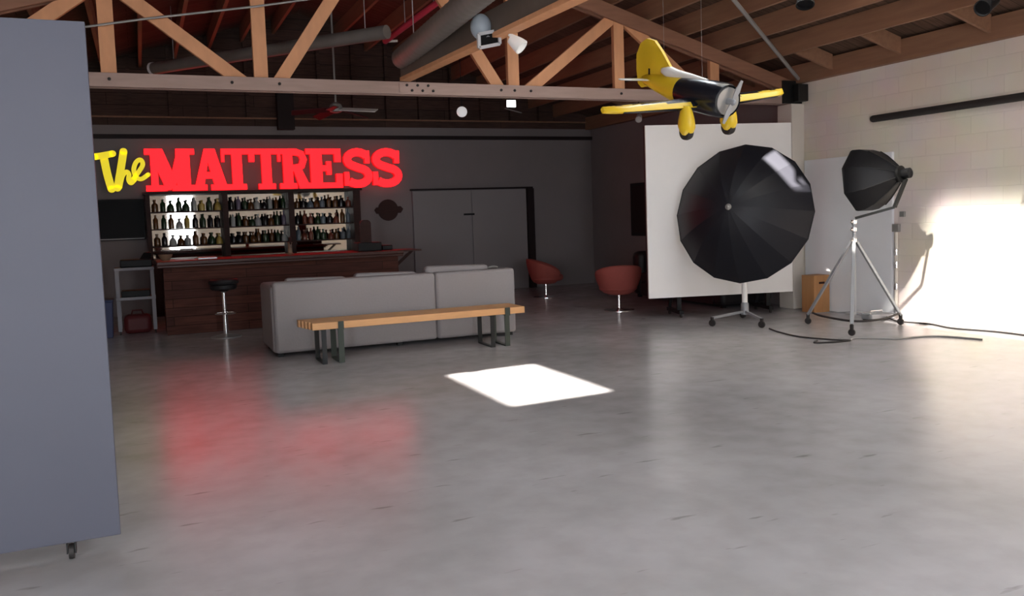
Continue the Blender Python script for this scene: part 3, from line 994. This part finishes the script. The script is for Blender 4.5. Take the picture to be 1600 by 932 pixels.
# black leather sofa along the right wall behind the white flat
t = thing('black_sofa', (8.35, 11.6, 0), 'black leather sofa against the right wall behind the white flat', 'sofa')
MB().box(7.86, 8.80, 10.32, 10.58, .04, .66).build('arm', M_LEATHER, t, True, bevel=.06)
MB().box(7.86, 8.80, 12.60, 12.88, .04, .80).build('arm', M_LEATHER, t, True, bevel=.09)
MB().box(8.55, 8.82, 10.4, 12.8, .04, .86).build('backrest', M_LEATHER, t, True, bevel=.07)
MB().box(7.88, 8.6, 10.56, 12.62, .04, .26).build('seat_base', M_LEATHER, t, bevel=.02)
for k in range(2):
    MB().box(7.86, 8.58, 10.59+k*1.01, 11.58+k*1.01, .26, .44).build('seat_cushion', M_LEATHER, t, True, bevel=.04)
for x in (7.95, 8.7):
    for y in (10.42, 12.75):
        MB().box(x-.03, x+.03, y-.03, y+.03, 0, .05).build('foot', M_BLACK, t)
t = thing('framed_picture', (8.82, 14.0, 1.5), 'dark framed picture on the right wall left of the white flat', 'picture')
MB().box(8.81, XR, 13.3, 14.40, 1.02, 2.04).build('frame', M_BLACK, t, bevel=.01)
MB().box(8.806, 8.812, 13.36, 14.34, 1.08, 1.98).build('print', M_DARKTRIM, t)

# ------------------------------------------------------------------ white flat
t = thing('white_studio_flat', (0, 0, 0), 'large square white flat standing behind the big black umbrella', 'studio flat')
FW = 2.115
MB().box(0, FW, 0, .04, .285, 2.66).build('panel', M_WHITE, t, bevel=.003)
b = MB()
b.box(0, .07, .04, .09, .285, 2.655).box(FW-.07, FW, .04, .09, .285, 2.655).box(.07, FW-.07, .04, .09, .285, .36).box(.07, FW-.07, .04, .09, 2.58, 2.655)
b.build('back_frame', M_DARKWOOD, t)
for x in (.45, FW-.35):
    f = MB().box(x-.03, x+.03, .041, .10, .07, 1.2).box(x-.03, x+.03, -.05, .50, .05, .10).build('foot', M_BLACK, t)
    MB().bar((x, .08, 1.15), (x, .46, .1), .04, .04).build('strut', M_BLACK, f)
    for y in (-.02, .46):
        MB().lathe([(.008, -.012), (.025, -.012), (.025, .012), (.008, .012)], (x, y, .025), (1, 0, 0), 14).build('wheel', M_RUBBER, f, True)
t.location = (6.38, 10.0, 0)
t.rotation_euler = (0, 0, math.atan2(9.45-10.0, 8.42-6.38))

# ------------------------------------------------------------------ big black umbrella on its roller stand
C0 = Vector((7.14, 8.92, 1.42))
AX = Vector((-.892, -.581, .18)).normalized()
UR, UD = .90, .56
t = thing('umbrella_modifier', C0, 'huge black sixteen panel studio umbrella facing away in front of the white flat', 'studio umbrella')
s_ = Vector((0, 0, 1)).cross(AX).normalized()
t_ = AX.cross(s_)
def upt(a, v, dr=0.0):
    r = UR*v
    return C0 + AX*(UD*(1-v**1.75)+dr) + (s_*math.cos(a) + t_*math.sin(a))*r
NG, NR = 16, 9
def canopy(name, dr, m):
    b = MB()
    rows = []
    for k in range(NG):
        rows.append([b.bm.verts.new(upt(2*PI*k/NG, .035+.965*j/NR, dr)) for j in range(NR+1)])
    for k in range(NG):
        for j in range(NR):
            b.bm.faces.new((rows[k][j], rows[(k+1) % NG][j], rows[(k+1) % NG][j+1], rows[k][j+1]))
    o = b.build(name, m, t, True, angle=180)
    for e in o.data.edges:
        a, c = e.vertices
        if a//(NR+1) == c//(NR+1):
            e.use_edge_sharp = True
    return o
canopy('canopy', 0, M_BLACKSATIN)
canopy('lining', -.010, M_LINING)
b = MB()
for k in range(NG):
    a = 2*PI*k/NG
    b.tube([upt(a, .035+.965*j/NR, -.016) for j in range(NR+1)], .005, 6)
b.build('rib_set', M_STEEL, t, True)
MB().tube([upt(2*PI*k/NG, 1.0) for k in range(NG)] + [upt(0, 1.0)], .007, 6).build('rim_piping', M_BLACKSATIN, t, True)
MB().lathe([(.035, -.02), (.04, 0), (.032, .014), (.012, .018), (.010, .03), (0, .032)], C0+AX*UD, AX, 18).build('hub_cap', M_GREY, t, True)
MB().tube([C0+AX*(UD-.01), C0-AX*.195], .012, 10).build('shaft', M_STEEL, t, True)
col_xy = Vector((7.19, 8.97))
t = thing('roller_light_stand', (7.19, 8.90, 0), 'white columned roller light stand holding the big black umbrella', 'light stand')
MB().lathe([(.045, .10), (.048, .13), (.036, .16), (.036, .66), (.026, .67), (.026, 1.36)], (7.19, 8.97, 0), n=18).build('column', M_WHITE, t, True)
MB().lathe([(.05, .10), (.05, .24), (.038, .26)], (7.19, 8.97, 0), n=18).build('collar', M_ALU, t, True)
for a, r in ((189, .60), (250, .62), (55, .40)):
    a = math.radians(a)
    e = Vector((7.19+r*math.cos(a), 8.97+r*math.sin(a), .11))
    l = MB().bar((7.19, 8.97, .14), e, .03, .03).build('leg', M_ALU, t)
    k = MB().bar(e+Vector((0, 0, .01)), e-Vector((0, 0, .05)), .03, .03).lathe([(.01, -.014), (.042, -.014), (.045, 0), (.042, .014), (.01, .014)], (e.x, e.y, .045), (1, .4, 0), 18).build('caster', M_RUBBER, l, True)
hd = C0-AX*.215
t = thing('studio_flash', hd, 'black studio flash clamped behind the big black umbrella', 'studio flash')
MB().lathe([(.06, .0), (.065, .01), (.065, .20), (.05, .22), (0, .22)], hd, -AX, 20).build('body', M_BLACK, t, True)
MB().bar(hd-AX*.06+Vector((0, 0, -.05)), (7.19, 8.97, 1.385), .03, .03).build('tilt_bracket', M_BLACK, t)

# ------------------------------------------------------------------ second light: deep softbox on tripod roller stand
t = thing('tripod_light_stand', (7.8, 7.7, 0), 'silver tripod roller light stand under the small black softbox', 'light stand')
MB().lathe([(.020, .16), (.020, 1.24), (.028, 1.245), (.028, 1.28), (.018, 1.30)], (7.8, 7.7, 0), n=14).build('column', M_ALU, t, True)
for z in (1.06, 1.19, 1.28):
    k = MB().lathe([(.034, -.02), (.036, 0), (.034, .025)], (7.8, 7.7, z), n=14).build('collar', M_CHROME, t, True)
    MB().bar((7.8, 7.7, z), (7.72, 7.67, z), .016, .016).build('knob', M_CHROME, k)
for a in (103, 222, 350):
    a = math.radians(a)
    r = .64
    e = Vector((7.8+r*math.cos(a), 7.7+r*math.sin(a), .12))
    l = MB().bar((7.8+.03*math.cos(a), 7.7+.03*math.sin(a), 1.05), e, .042, .030, (-math.sin(a), math.cos(a), 0)).build('leg', M_ALU, t, bevel=.004)
    m_ = e*1.0
    MB().bar((7.8, 7.7, .20), (m_.x, m_.y, .135), .018, .012).build('spreader', M_ALU, l)
    MB().lathe([(.012, .05), (.022, .06), (.022, .13), (.012, .14)], (e.x, e.y, 0), n=12).lathe([(.01, -.014), (.038, -.014), (.042, 0), (.038, .014), (.01, .014)], (e.x, e.y, .042), (1, .5, 0), 18).build('caster', M_RUBBER, l, True)
SB0 = Vector((8.07, 7.83, 1.775))          # centre of the mouth
SBA = (Vector((8.18, 7.32, 1.825)) - SB0).normalized()
SBD = .60
t = thing('deep_softbox', SB0, 'small black deep octagonal softbox by the right wall, seen from the side', 'softbox')
s1 = Vector((0, 0, 1)).cross(SBA).normalized()
t1 = SBA.cross(s1)
def sbp(a, h, rr):
    return SB0 + SBA*h + (s1*math.cos(a) + t1*math.sin(a))*rr
b = MB()
rings = []
for h, r in ((-.03, .39), (.0, .40), (.09, .39), (.19, .345), (.29, .27), (.39, .175), (.475, .085)):
    rings.append([b.bm.verts.new(sbp(2*PI*(k+.5)/8, h, r)) for k in range(8)])
for r0, r1 in zip(rings, rings[1:]):
    for k in range(8):
        b.bm.faces.new((r0[k], r0[(k+1) % 8], r1[(k+1) % 8], r1[k]))
b.bm.faces.new(rings[-1])
o = b.build('shell', mat('black_softbox_cloth', (0.012, 0.012, 0.014), 0.5, spec=0.25), t, True, angle=180)
for e in o.data.edges:
    a, c = e.vertices
    if a % 8 == c % 8:
        e.use_edge_sharp = True
b = MB()
b.bm.faces.new([b.bm.verts.new(sbp(2*PI*(k+.5)/8, .0, .39)) for k in range(8)])
b.build('diffuser', M_LINING, t)
MB().lathe([(.085, 0), (.10, .005), (.10, .035), (.085, .04)], SB0+SBA*.472, SBA, 20).build('speed_ring', M_BLACKMETAL, t, True)
b = MB()
for k in range(8):
    a = 2*PI*(k+.5)/8
    b.tube([sbp(a, h, r+.003) for h, r in ((.475, .088), (.39, .177), (.29, .272), (.19, .347))], .005, 6)
b.build('rod_set', M_BLACKMETAL, t, True)
h2 = SB0+SBA*.515
t = thing('strobe_light', h2, 'small dark strobe light on the rear of the deep softbox', 'strobe light')
MB().lathe([(.055, 0), (.06, .01), (.06, .09), (.045, .10), (0, .10)], h2, SBA, 18).build('body', M_BLACK, t, True)
b = MB()
b.bar(h2+SBA*.04+Vector((0, 0, -.062)), (8.06, 7.34, 1.44), .03, .04)
b.bar((8.06, 7.34, 1.44), (7.81, 7.69, 1.325), .03, .03)
b.build('bracket', M_BLACKMETAL, t)

# ------------------------------------------------------------------ along the right wall
tag(MB().box(XR-.045, XR-.003, 8.06, 9.62, .004, 2.14).build('wall_board', M_BLUEWHITE, None, bevel=.003), 'cool white smooth board standing against the block wall behind the softbox stand', 'board')
t = thing('plywood_box', (8.62, 9.25, 0), 'orange plywood box standing on end by the white board', 'box')
MB().box(8.50, 8.78, 9.12, 9.36, .0, .52).build('body', M_PLY, t, bevel=.004)
MB().box(8.59, 8.69, 9.117, 9.122, .40, .43).build('hand_hole', M_DARKWOOD, t)
t = thing('wall_conduit', (8.82, 8.01, 0), 'pale banded conduit on the right wall at the board edge', 'conduit')
MB().tube([(8.825, 8.01, .06), (8.825, 8.01, 1.12)], .022, 12).build('pipe', M_COLUMN, t, True)
for z in (.12, .42, .70, .86):
    MB().lathe([(.03, -.04), (.032, 0), (.03, .04)], (8.825, 8.01, z), n=14).build('coupling', M_CHROME, t, True)
MB().box(8.80, XR, 7.96, 8.06, 1.12, 1.22).build('outlet_box', M_GREY, t, bevel=.006)
tag(MB().box(8.81, XR-.001, 7.88, 7.95, 1.31, 1.38).build('wall_switch', M_GREY, None, bevel=.006), 'small grey switch box on the block wall above the conduit', 'switch')
t = thing('flash_power_pack', (8.58, 8.1, 0), 'flat silver flash power pack on the floor at the conduit foot', 'power pack')
MB().box(8.42, 8.76, 8.02, 8.20, .015, .085).build('body', M_ALU, t, bevel=.01)
MB().tube([(8.48, 8.11, .085), (8.49, 8.11, .12), (8.68, 8.11, .12), (8.69, 8.11, .085)], .008, 8).build('handle', M_CHROME, t, True)
MB().box(8.43, 8.75, 8.04, 8.18, 0, .016).build('foot', M_RUBBER, t)
t = thing('black_wall_pipe', (XR, 6.5, 2.58), 'long black horizontal pipe running along the upper right wall', 'pipe')
MB().tube([(8.79, 8.34, 2.585), (8.79, 8.30, 2.585), (8.79, 3.0, 2.585)], .045, 16).ball((8.79, 8.34, 2.585), .045).build('pipe', M_RUBBER, t, True)
for y in (8.1, 6.0, 4.2):
    MB().box(8.79, XR, y-.02, y+.02, 2.56, 2.61).build('bracket', M_BLACKMETAL, t)

# floor cables
def cable(pts, r, label, m=None):
    return tag(MB().tube(spline([(x, y, z if z else r) for x, y, z in pts], 7), r, 8).build('floor_cable', m or M_RUBBER, None, True), label, 'cable', 'cables on the studio floor')
cable([(6.98, 8.25, 0), (6.87, 7.95, 0), (6.80, 7.52, 0), (6.92, 7.16, 0), (7.03, 7.0, 0), (6.80, 7.02, 0), (6.62, 7.10, 0), (6.75, 7.2, 0)], .009, 'grey black cable curling from the umbrella stand wheel to the tripod foot')
cable([(7.05, 7.02, 0), (7.21, 7.08, 0), (7.49, 6.81, 0), (7.75, 6.78, 0), (8.0, 6.66, 0), (8.14, 6.26, 0)], .009, 'thin grey cable wandering right from the tripod front foot', M_GREY)
cable([(7.66, 8.24, .15), (7.40, 7.8, .17), (7.42, 7.35, .155), (7.8, 7.30, .15), (8.3, 7.52, .15), (8.42, 7.6, .14)], .013, 'thick black cable looped around the legs of the tripod stand')
cable([(8.66, 8.01, .04), (8.62, 7.8, 0), (8.70, 7.4, 0), (8.60, 7.0, 0), (8.72, 6.5, 0), (8.70, 6.0, 0)], .010, 'dark cable along the foot of the right wall in the sunlit patch')

# ------------------------------------------------------------------ model aeroplane
PO = Vector((4.57, 6.3, 2.50))
PF = Vector((.06, -.96, -.26)).normalized()
PL = Vector((.99, .055, .115)); PL = (PL-PF*PL.dot(PF)).normalized()
PU = PF.cross(PL)
t = thing('model_aeroplane', PO, 'yellow and black model racing aeroplane hanging below the roof', 'model aeroplane')
def pp(f, l, u):
    return PO + PF*f + PL*l + PU*u
def local(b, *a, **k):
    return b
def fus(prof, name, m, n=24, cz=None, squash=1.0):
    b = MB()
    rings = []
    for f, r, u in prof:
        rings.append([b.bm.verts.new(pp(f, math.cos(2*PI*k/n)*r*squash, u+math.sin(2*PI*k/n)*r)) for k in range(n)])
    for r0, r1 in zip(rings, rings[1:]):
        for k in range(n):
            b.bm.faces.new((r0[k], r0[(k+1) % n], r1[(k+1) % n], r1[k]))
    b.bm.faces.new(rings[0]); b.bm.faces.new(rings[-1])
    return b.build(name, m, t, True)
fus([(.36, .12, 0), (.40, .135, 0), (.36, .148, 0), (.22, .150, 0), (.0, .145, .0), (-.20, .125, .01)], 'fuselage', M_PLANEBLACK)
fus([(-.20, .126, .01), (-.40, .105, .025), (-.60, .08, .04), (-.78, .05, .05), (-.85, .02, .055)], 'tail_cone', M_YELLOW)
fus([(.33, .115, 0), (.405, .115, 0), (.41, .09, 0)], 'engine_face', M_GREY)
pr = MB()
c0 = pp(.46, 0, 0)
for sg in (-1, 1):
    d_ = (PU*math.cos(.45) + PL*math.sin(.45))*sg
    w_ = PF.cross(d_).normalized()
    P = []
    for rr, ww in ((.02, .018), (.10, .026), (.19, .012)):
        P.append([c0+d_*rr+w_*ww-PF*.004, c0+d_*rr-w_*ww-PF*.004, c0+d_*rr-w_*ww+PF*.006, c0+d_*rr+w_*ww+PF*.006])
    vs = [[pr.bm.verts.new(q) for q in row] for row in P]
    for a_, b_ in zip(vs, vs[1:]):
        for k in range(4):
            pr.bm.faces.new((a_[k], a_[(k+1) % 4], b_[(k+1) % 4], b_[k]))
    pr.bm.faces.new(vs[0]); pr.bm.faces.new(vs[-1])
pr.lathe([(.03, -.06), (.03, 0), (.02, .03), (0, .045)], c0, PF, 14)
pr.build('propeller', M_ALU, t, True)
# wings: yellow leading edge with a scalloped border, black behind; white root fairing on top
def wing(sg, name, f0=.16, chord=.36, span=.98, root=.10, dih=.02, u0=-.07, th=.085, ny=26, nx=10, frac=.42, mats=(M_PLANEBLACK, M_YELLOW), amp=.12):
    b = MB()
    top, bot = [], []
    for i in range(ny+1):
        v = i/ny
        l = root + (span-root)*v
        ch = chord*(1-.25*v)*math.sqrt(max(.02, 1-max(0, (v-.75)/.25)**2*.97))
        lead = f0 - .04*v - (chord*(1-.25*v)-ch)*.5
        rt_, rb = [], []
        for j in range(nx+1):
            x = j/nx
            prof = th*(1-.4*v)*(math.sqrt(x+.0001)*(1-x)*1.6+.03)
            rt_.append(b.bm.verts.new(pp(lead-ch*x, sg*l, u0+dih*v+prof)))
            rb.append(b.bm.verts.new(pp(lead-ch*x, sg*l, u0+dih*v-prof*.75)))
        top.append(rt_); bot.append(rb)
    for i in range(ny):
        for j in range(nx):
            v, x = (i+.5)/ny, (j+.5)/nx
            lim = frac*(-.15+1.0*v)+amp*abs(math.sin(v*PI*3.5))
            y_ = x < lim or v > .93
            for g in (top, bot):
                if g is bot and frac < 1:
                    y_ = v > .80 + .08*math.sin(x*9)
                f = b.bm.faces.new((g[i][j], g[i+1][j], g[i+1][j+1], g[i][j+1]))
                f.material_index = 1 if y_ else 0
    for i in range(ny):
        for jj in (0, nx):
            f = b.bm.faces.new((top[i][jj], top[i+1][jj], bot[i+1][jj], bot[i][jj]))
            f.material_index = 1 if jj == 0 else 0
    for i in (0, ny):
        for j in range(nx):
            f = b.bm.faces.new((top[i][j], top[i][j+1], bot[i][j+1], bot[i][j]))
            f.material_index = 1 if i else 0
    return b.build(name, list(mats), t, True)
wing(1, 'wing')
wing(-1, 'wing')
wing(1, 'tailplane', f0=-.62, chord=.20, span=.34, root=.03, u0=.06, th=.018, ny=12, nx=6, frac=2, mats=(M_YELLOW, M_PLANEWHITE))
wing(-1, 'tailplane', f0=-.62, chord=.20, span=.34, root=.03, u0=.06, th=.018, ny=12, nx=6, frac=2, mats=(M_YELLOW, M_PLANEWHITE))
# fin: big rounded
b = MB()
fp = [(-.30, .12), (-.42, .22), (-.55, .34), (-.66, .42), (-.78, .43), (-.88, .38), (-.94, .27), (-.93, .12), (-.90, .0), (-.84, -.03), (-.6, .02)]
def plate(pts, h, name, m):
    b = MB()
    a = [b.bm.verts.new(pp(f, h, u)) for f, u in pts]
    c = [b.bm.verts.new(pp(f, -h, u)) for f, u in pts]
    f1 = b.bm.faces.new(a); f2 = b.bm.faces.new(c[::-1])
    for k in range(len(pts)):
        b.bm.faces.new((a[k], c[k], c[(k+1) % len(pts)], a[(k+1) % len(pts)]))
    bmesh.ops.triangulate(b.bm, faces=[f1, f2])
    return b.build(name, m, t)
plate(fp, .014, 'fin', M_YELLOW)
plate([(-.70, .02), (-.725, .02), (-.735, .16), (-.71, .16)], .016, 'rudder_hinge', M_PLANEBLACK)
# spine and canopy; sunlight on top put into the white
fus([(.12, .018, .135), (-.1, .03, .145), (-.3, .045, .145), (-.42, .055, .155), (-.52, .03, .16)], 'canopy', M_PLANEWHITE, 14)
for sg in (-1, 1):
    b = MB()
    n = 18
    rings = []
    for h, rx, ry, df in ((-.05, .03, .05, .02), (-.10, .045, .09, .03), (-.17, .058, .115, .045), (-.23, .062, .125, .055), (-.275, .052, .095, .06), (-.30, .036, .055, .062)):
        rings.append([b.bm.verts.new(pp(.13+df*.6+math.cos(2*PI*k/n)*ry*.75, sg*.23+math.sin(2*PI*k/n)*rx, h)) for k in range(n)])
    for r0, r1 in zip(rings, rings[1:]):
        for k in range(n):
            b.bm.faces.new((r0[k], r0[(k+1) % n], r1[(k+1) % n], r1[k]))
    b.bm.faces.new(rings[0]); b.bm.faces.new(rings[-1])
    w = b.build('wheel_spat', M_YELLOW, t, True)
    MB().lathe([(.02, -.030), (.066, -.028), (.072, 0), (.066, .028), (.02, .030)], pp(.165, sg*.23, -.275), PL, 20).build('wheel', M_RUBBER, w, True)
b = MB()
for f, l in ((.05, 0), (-.5, 0)):
    p = pp(f, l, .14)
    b.tube([p, (p.x, p.y, zc(p.x)+DECK)], .001, 5)
b.build('hanging_wire', M_STEEL, t)

# ------------------------------------------------------------------ under the roof: brace, ducts, pipes, lamps
t = thing('tie_beam', (3.06, 7.2, 3.1), 'long dark timber tie beam from the truss toward the camera with its lit underside as a paler strip', 'beam')
MB().bar((2.93, 9.70, 3.25), (3.20, 4.6, 3.25), .11, .21, (1, 0, 0)).build('beam', mat('dark_beam_timber', (0.13, 0.095, 0.075), .75, noise=.3, nscale=4), t, bevel=.004)
MB().bar((2.93, 9.70, 3.122), (3.20, 4.6, 3.122), .13, .045, (1, 0, 0)).build('lit_underside', M_FIR, t, bevel=.004)  # light on the beam's underside put into a paler fir strip
def hanger(b, x, y, z, r=.006):
    b.tube([(x, y, z), (x, y, zc(x)+DECK)], r, 6)
t = thing('spiral_duct', (2.75, 8, 3.3), 'grey spiral duct under the roof beside the tie beam', 'duct')
A0, A1 = Vector((2.88, 9.62, 3.35)), Vector((2.62, 4.8, 3.38))
nseg = 110
pts = [A0.lerp(A1, i/nseg) for i in range(nseg+1)]
MB().tube(pts, [.118 + (.005 if i % 3 == 0 else 0) for i in range(nseg+1)], 20).build('tube', M_GALV, t, True, angle=60)
b = MB()
for k in (.12, .5, .9):
    p = A0.lerp(A1, k); hanger(b, p.x, p.y, p.z+.11)
b.build('hanger_rod', M_STEEL, t)
t = thing('grey_air_duct', (1.8, 11.6, 3.8), 'long grey round duct behind the truss over the bar side', 'duct')
B0, B1 = Vector((.32, 13.5, 3.80)), Vector((2.92, 10.34, 3.80))
MB().tube([B0.lerp(B1, i/20) for i in range(21)], .085, 18).build('tube', M_GALV, t, True)
MB().lathe([(.09, 0), (.092, .04), (.07, .06), (0, .06)], B0, (B0-B1), 18).build('end_cap', M_LINING, t, True)
b = MB()
for k in (.1, .5, .92):
    p = B0.lerp(B1, k); hanger(b, p.x, p.y, p.z+.08)
b.build('hanger_rod', M_STEEL, t)
t = thing('red_sprinkler_pipe', (3.4, 11, 4), 'bright red sprinkler pipe above the grey duct end', 'pipe')
MB().tube([(3.24, 11.6, 3.95), (3.52, 10.4, 4.15), (3.66, 9.95, 4.24)], .04, 12).build('pipe', M_PIPERED, t, True)  # one even red along the whole pipe
MB().tube([(3.24, 11.6, 3.95), (3.42, 11.62, 3.97)], .018, 10).build('sprinkler_head', M_PLANEWHITE, t, True)
b = MB(); hanger(b, 3.37, 11.05, 4.05); hanger(b, 3.54, 10.35, 4.16); b.build('hanger_rod', M_STEEL, t)
tag(MB().tube([(-.9, 9.69, 3.45), (-.376, 9.69, 3.544), (.196, 9.70, 3.66), (1.292, 9.70, 3.853), (1.917, 9.69, 3.977), (2.83, 9.70, 4.17)], .012, 8).build('strung_cable', M_GREY, None, True), 'thin grey cable slanting across the truss posts on the upper left', 'cable')
tag(MB().tube([(8.62, 9.52, 3.28), (6.30, 8.0, 3.87), (5.7, 7.61, 4.02), (5.55, 7.5, 4.24)], .025, 10).build('brace_pipe', M_GREY, None, True), 'slim grey brace pipe slanting up from the truss heel by the right wall', 'pipe')

def spot(name, label, loc, aim, m_body, m_face, r=.075, ln=.16, hook=None, group=None):
    loc, aim = Vector(loc), Vector(aim).normalized()
    t = thing(name, loc, label, 'spotlight', group)
    MB().lathe([(0, -ln), (r*.55, -ln), (r*.8, -ln*.8), (r*.9, 0), (r, .01), (r, .03), (r*.9, .03), (r*.85, 0)], loc, aim, 20).build('housing', m_body, t, True)
    MB().lathe([(0, 0.004), (r*.86, .004), (r*.86, .008), (0, .008)], loc, aim, 20).build('lens', m_face, t)
    if hook:
        MB().tube([loc-aim*ln*.5, Vector(hook)], .014, 8).build('yoke', m_body, t, True)
    return t
t = thing('square_floodlight', (2.95, 7.2, 3.08), 'grey floodlight with square silver frame clamped on the tie beam', 'floodlight')
MB().ball((2.93, 7.28, 3.21), (.095, .10, .115)).build('dome', mat('pale_grey_lamp', (.30, .34, .38), .5), t, True)
b = MB()
fc = Vector((2.965, 7.18, 3.075))
b.bar(fc+Vector((-.10, 0, -.075)), fc+Vector((.10, 0, -.03)), .028, .028).bar(fc+Vector((-.10, 0, .045)), fc+Vector((.10, 0, .09)), .028, .028)
b.bar(fc+Vector((-.10, 0, -.075)), fc+Vector((-.10, 0, .045)), .028, .028).bar(fc+Vector((.10, 0, -.03)), fc+Vector((.10, 0, .09)), .028, .028)
b.build('square_frame', mat('bright_silver_paint', (.55, .56, .58), .4, metal=.3), t)
MB().bar(fc+Vector((-.09, .012, 0)), fc+Vector((.09, .012, .02)), .02, .10).build('lens', M_SCREEN, t)
MB().tube([(2.94, 7.28, 3.20), (2.96, 7.20, 3.09)], .03, 10).bar((2.93, 7.28, 3.25), (3.02, 7.28, 3.25), .03, .03).build('clamp', M_ALU, t, True)
t = thing('white_clip_lamp', (3.14, 7.0, 3.04), 'small white clip lamp right of the square floodlight', 'lamp')
MB().lathe([(0, -.06), (.045, -.05), (.065, .03), (.07, .08), (.06, .08), (.05, .03), (0, -.03)], (3.14, 7.0, 3.03), (.5, -.5, -.6), 18).build('shade', M_PLANEWHITE, t, True)
MB().tube([(3.14, 7.0, 3.04), (3.10, 7.02, 3.105)], .022, 8).build('clip', M_PLANEWHITE, t, True)
hx = 5.76
spot('black_can_light', 'black can light hanging from the roof above the aeroplane wing', (5.85, 6.36, 3.40), (-.3, -.3, -1), M_BLACK, M_SCREEN, .085, .18, (5.76, 6.40, zc(5.76)+.02), 'black can lights')
spot('black_can_light', 'black can light under the roof over the black wall pipe', (7.40, 5.7, 3.30), (-.9, -.1, -.5), M_BLACK, M_SCREEN, .08, .22, (7.44, 5.75, zc(7.44)+.02), 'black can lights')

# dim far part of the roof: fan, globe, floodlight
t = thing('ceiling_fan', (2.82, 13.0, 3.2), 'ceiling fan above the bar with one pale lit blade', 'ceiling fan')
MB().lathe([(.03, -.08), (.09, -.06), (.10, 0), (.08, .05), (.03, .08)], (2.82, 13.0, 3.22), n=18).build('motor', M_GREY, t, True)
MB().tube([(2.82, 13.0, 3.29), (2.82, 13.0, zc(2.82)+DECK)], .015, 8).build('downrod', M_GREY, t, True)
for k in range(5):
    a = math.radians(-38+72*k)
    d_ = Vector((math.cos(a), math.sin(a), -.10))
    q = Vector((2.82, 13.0, 3.20))
    MB().bar(q+d_*.08, q+d_*.66, .13, .012, Vector((-math.sin(a), math.cos(a), .45))).build('blade', M_PLANEWHITE if k == 0 else M_REDBAG, t, bevel=.004)  # lit blade coloured white, red glow of the sign coloured into the rest
t = thing('globe_pendant', (4.85, 13, 3.19), 'round white globe pendant below the far roof', 'pendant lamp')
MB().ball((4.85, 13.0, 3.19), .085).build('globe', M_GLOBE, t, True)
MB().tube([(4.85, 13, 3.27), (4.85, 13, zc(4.85)+DECK)], .006, 6).build('cord', M_BLACK, t)
t = thing('square_flood_lamp', (5.71, 13, 3.33), 'bright square flood lamp hanging beyond the truss', 'floodlight')
MB().box(5.64, 5.79, 12.97, 13.0, 3.28, 3.39).build('lit_face', M_LAMPGLASS, t)
MB().box(5.63, 5.80, 13.0, 13.06, 3.27, 3.40).build('housing', M_BLACK, t, bevel=.006)
MB().tube([(5.76, 13.03, 3.40), (5.76, 13.03, zc(5.76)+.004)], .01, 8).build('stem', M_BLACK, t)
MB().bar((5.58, 12.95, 3.25), (5.9, 13.0, 3.19), .03, .012).build('bracket', M_GREY, t)
t = thing('small_track_lamp', (8.17, 13, 3.13), 'small pale lamp by the dark wall left of the aeroplane wheels', 'lamp')
MB().lathe([(0, -.09), (.05, -.08), (.06, .05), (.05, .05), (0, .0)], (8.17, 13.0, 3.13), (-.5, -.6, -.5), 16).build('shade', M_PLANEWHITE, t, True)
MB().tube([(8.19, 13.03, 3.17), (8.19, 13.03, zc(8.19)+DECK)], .01, 8).build('stem', M_BLACK, t)
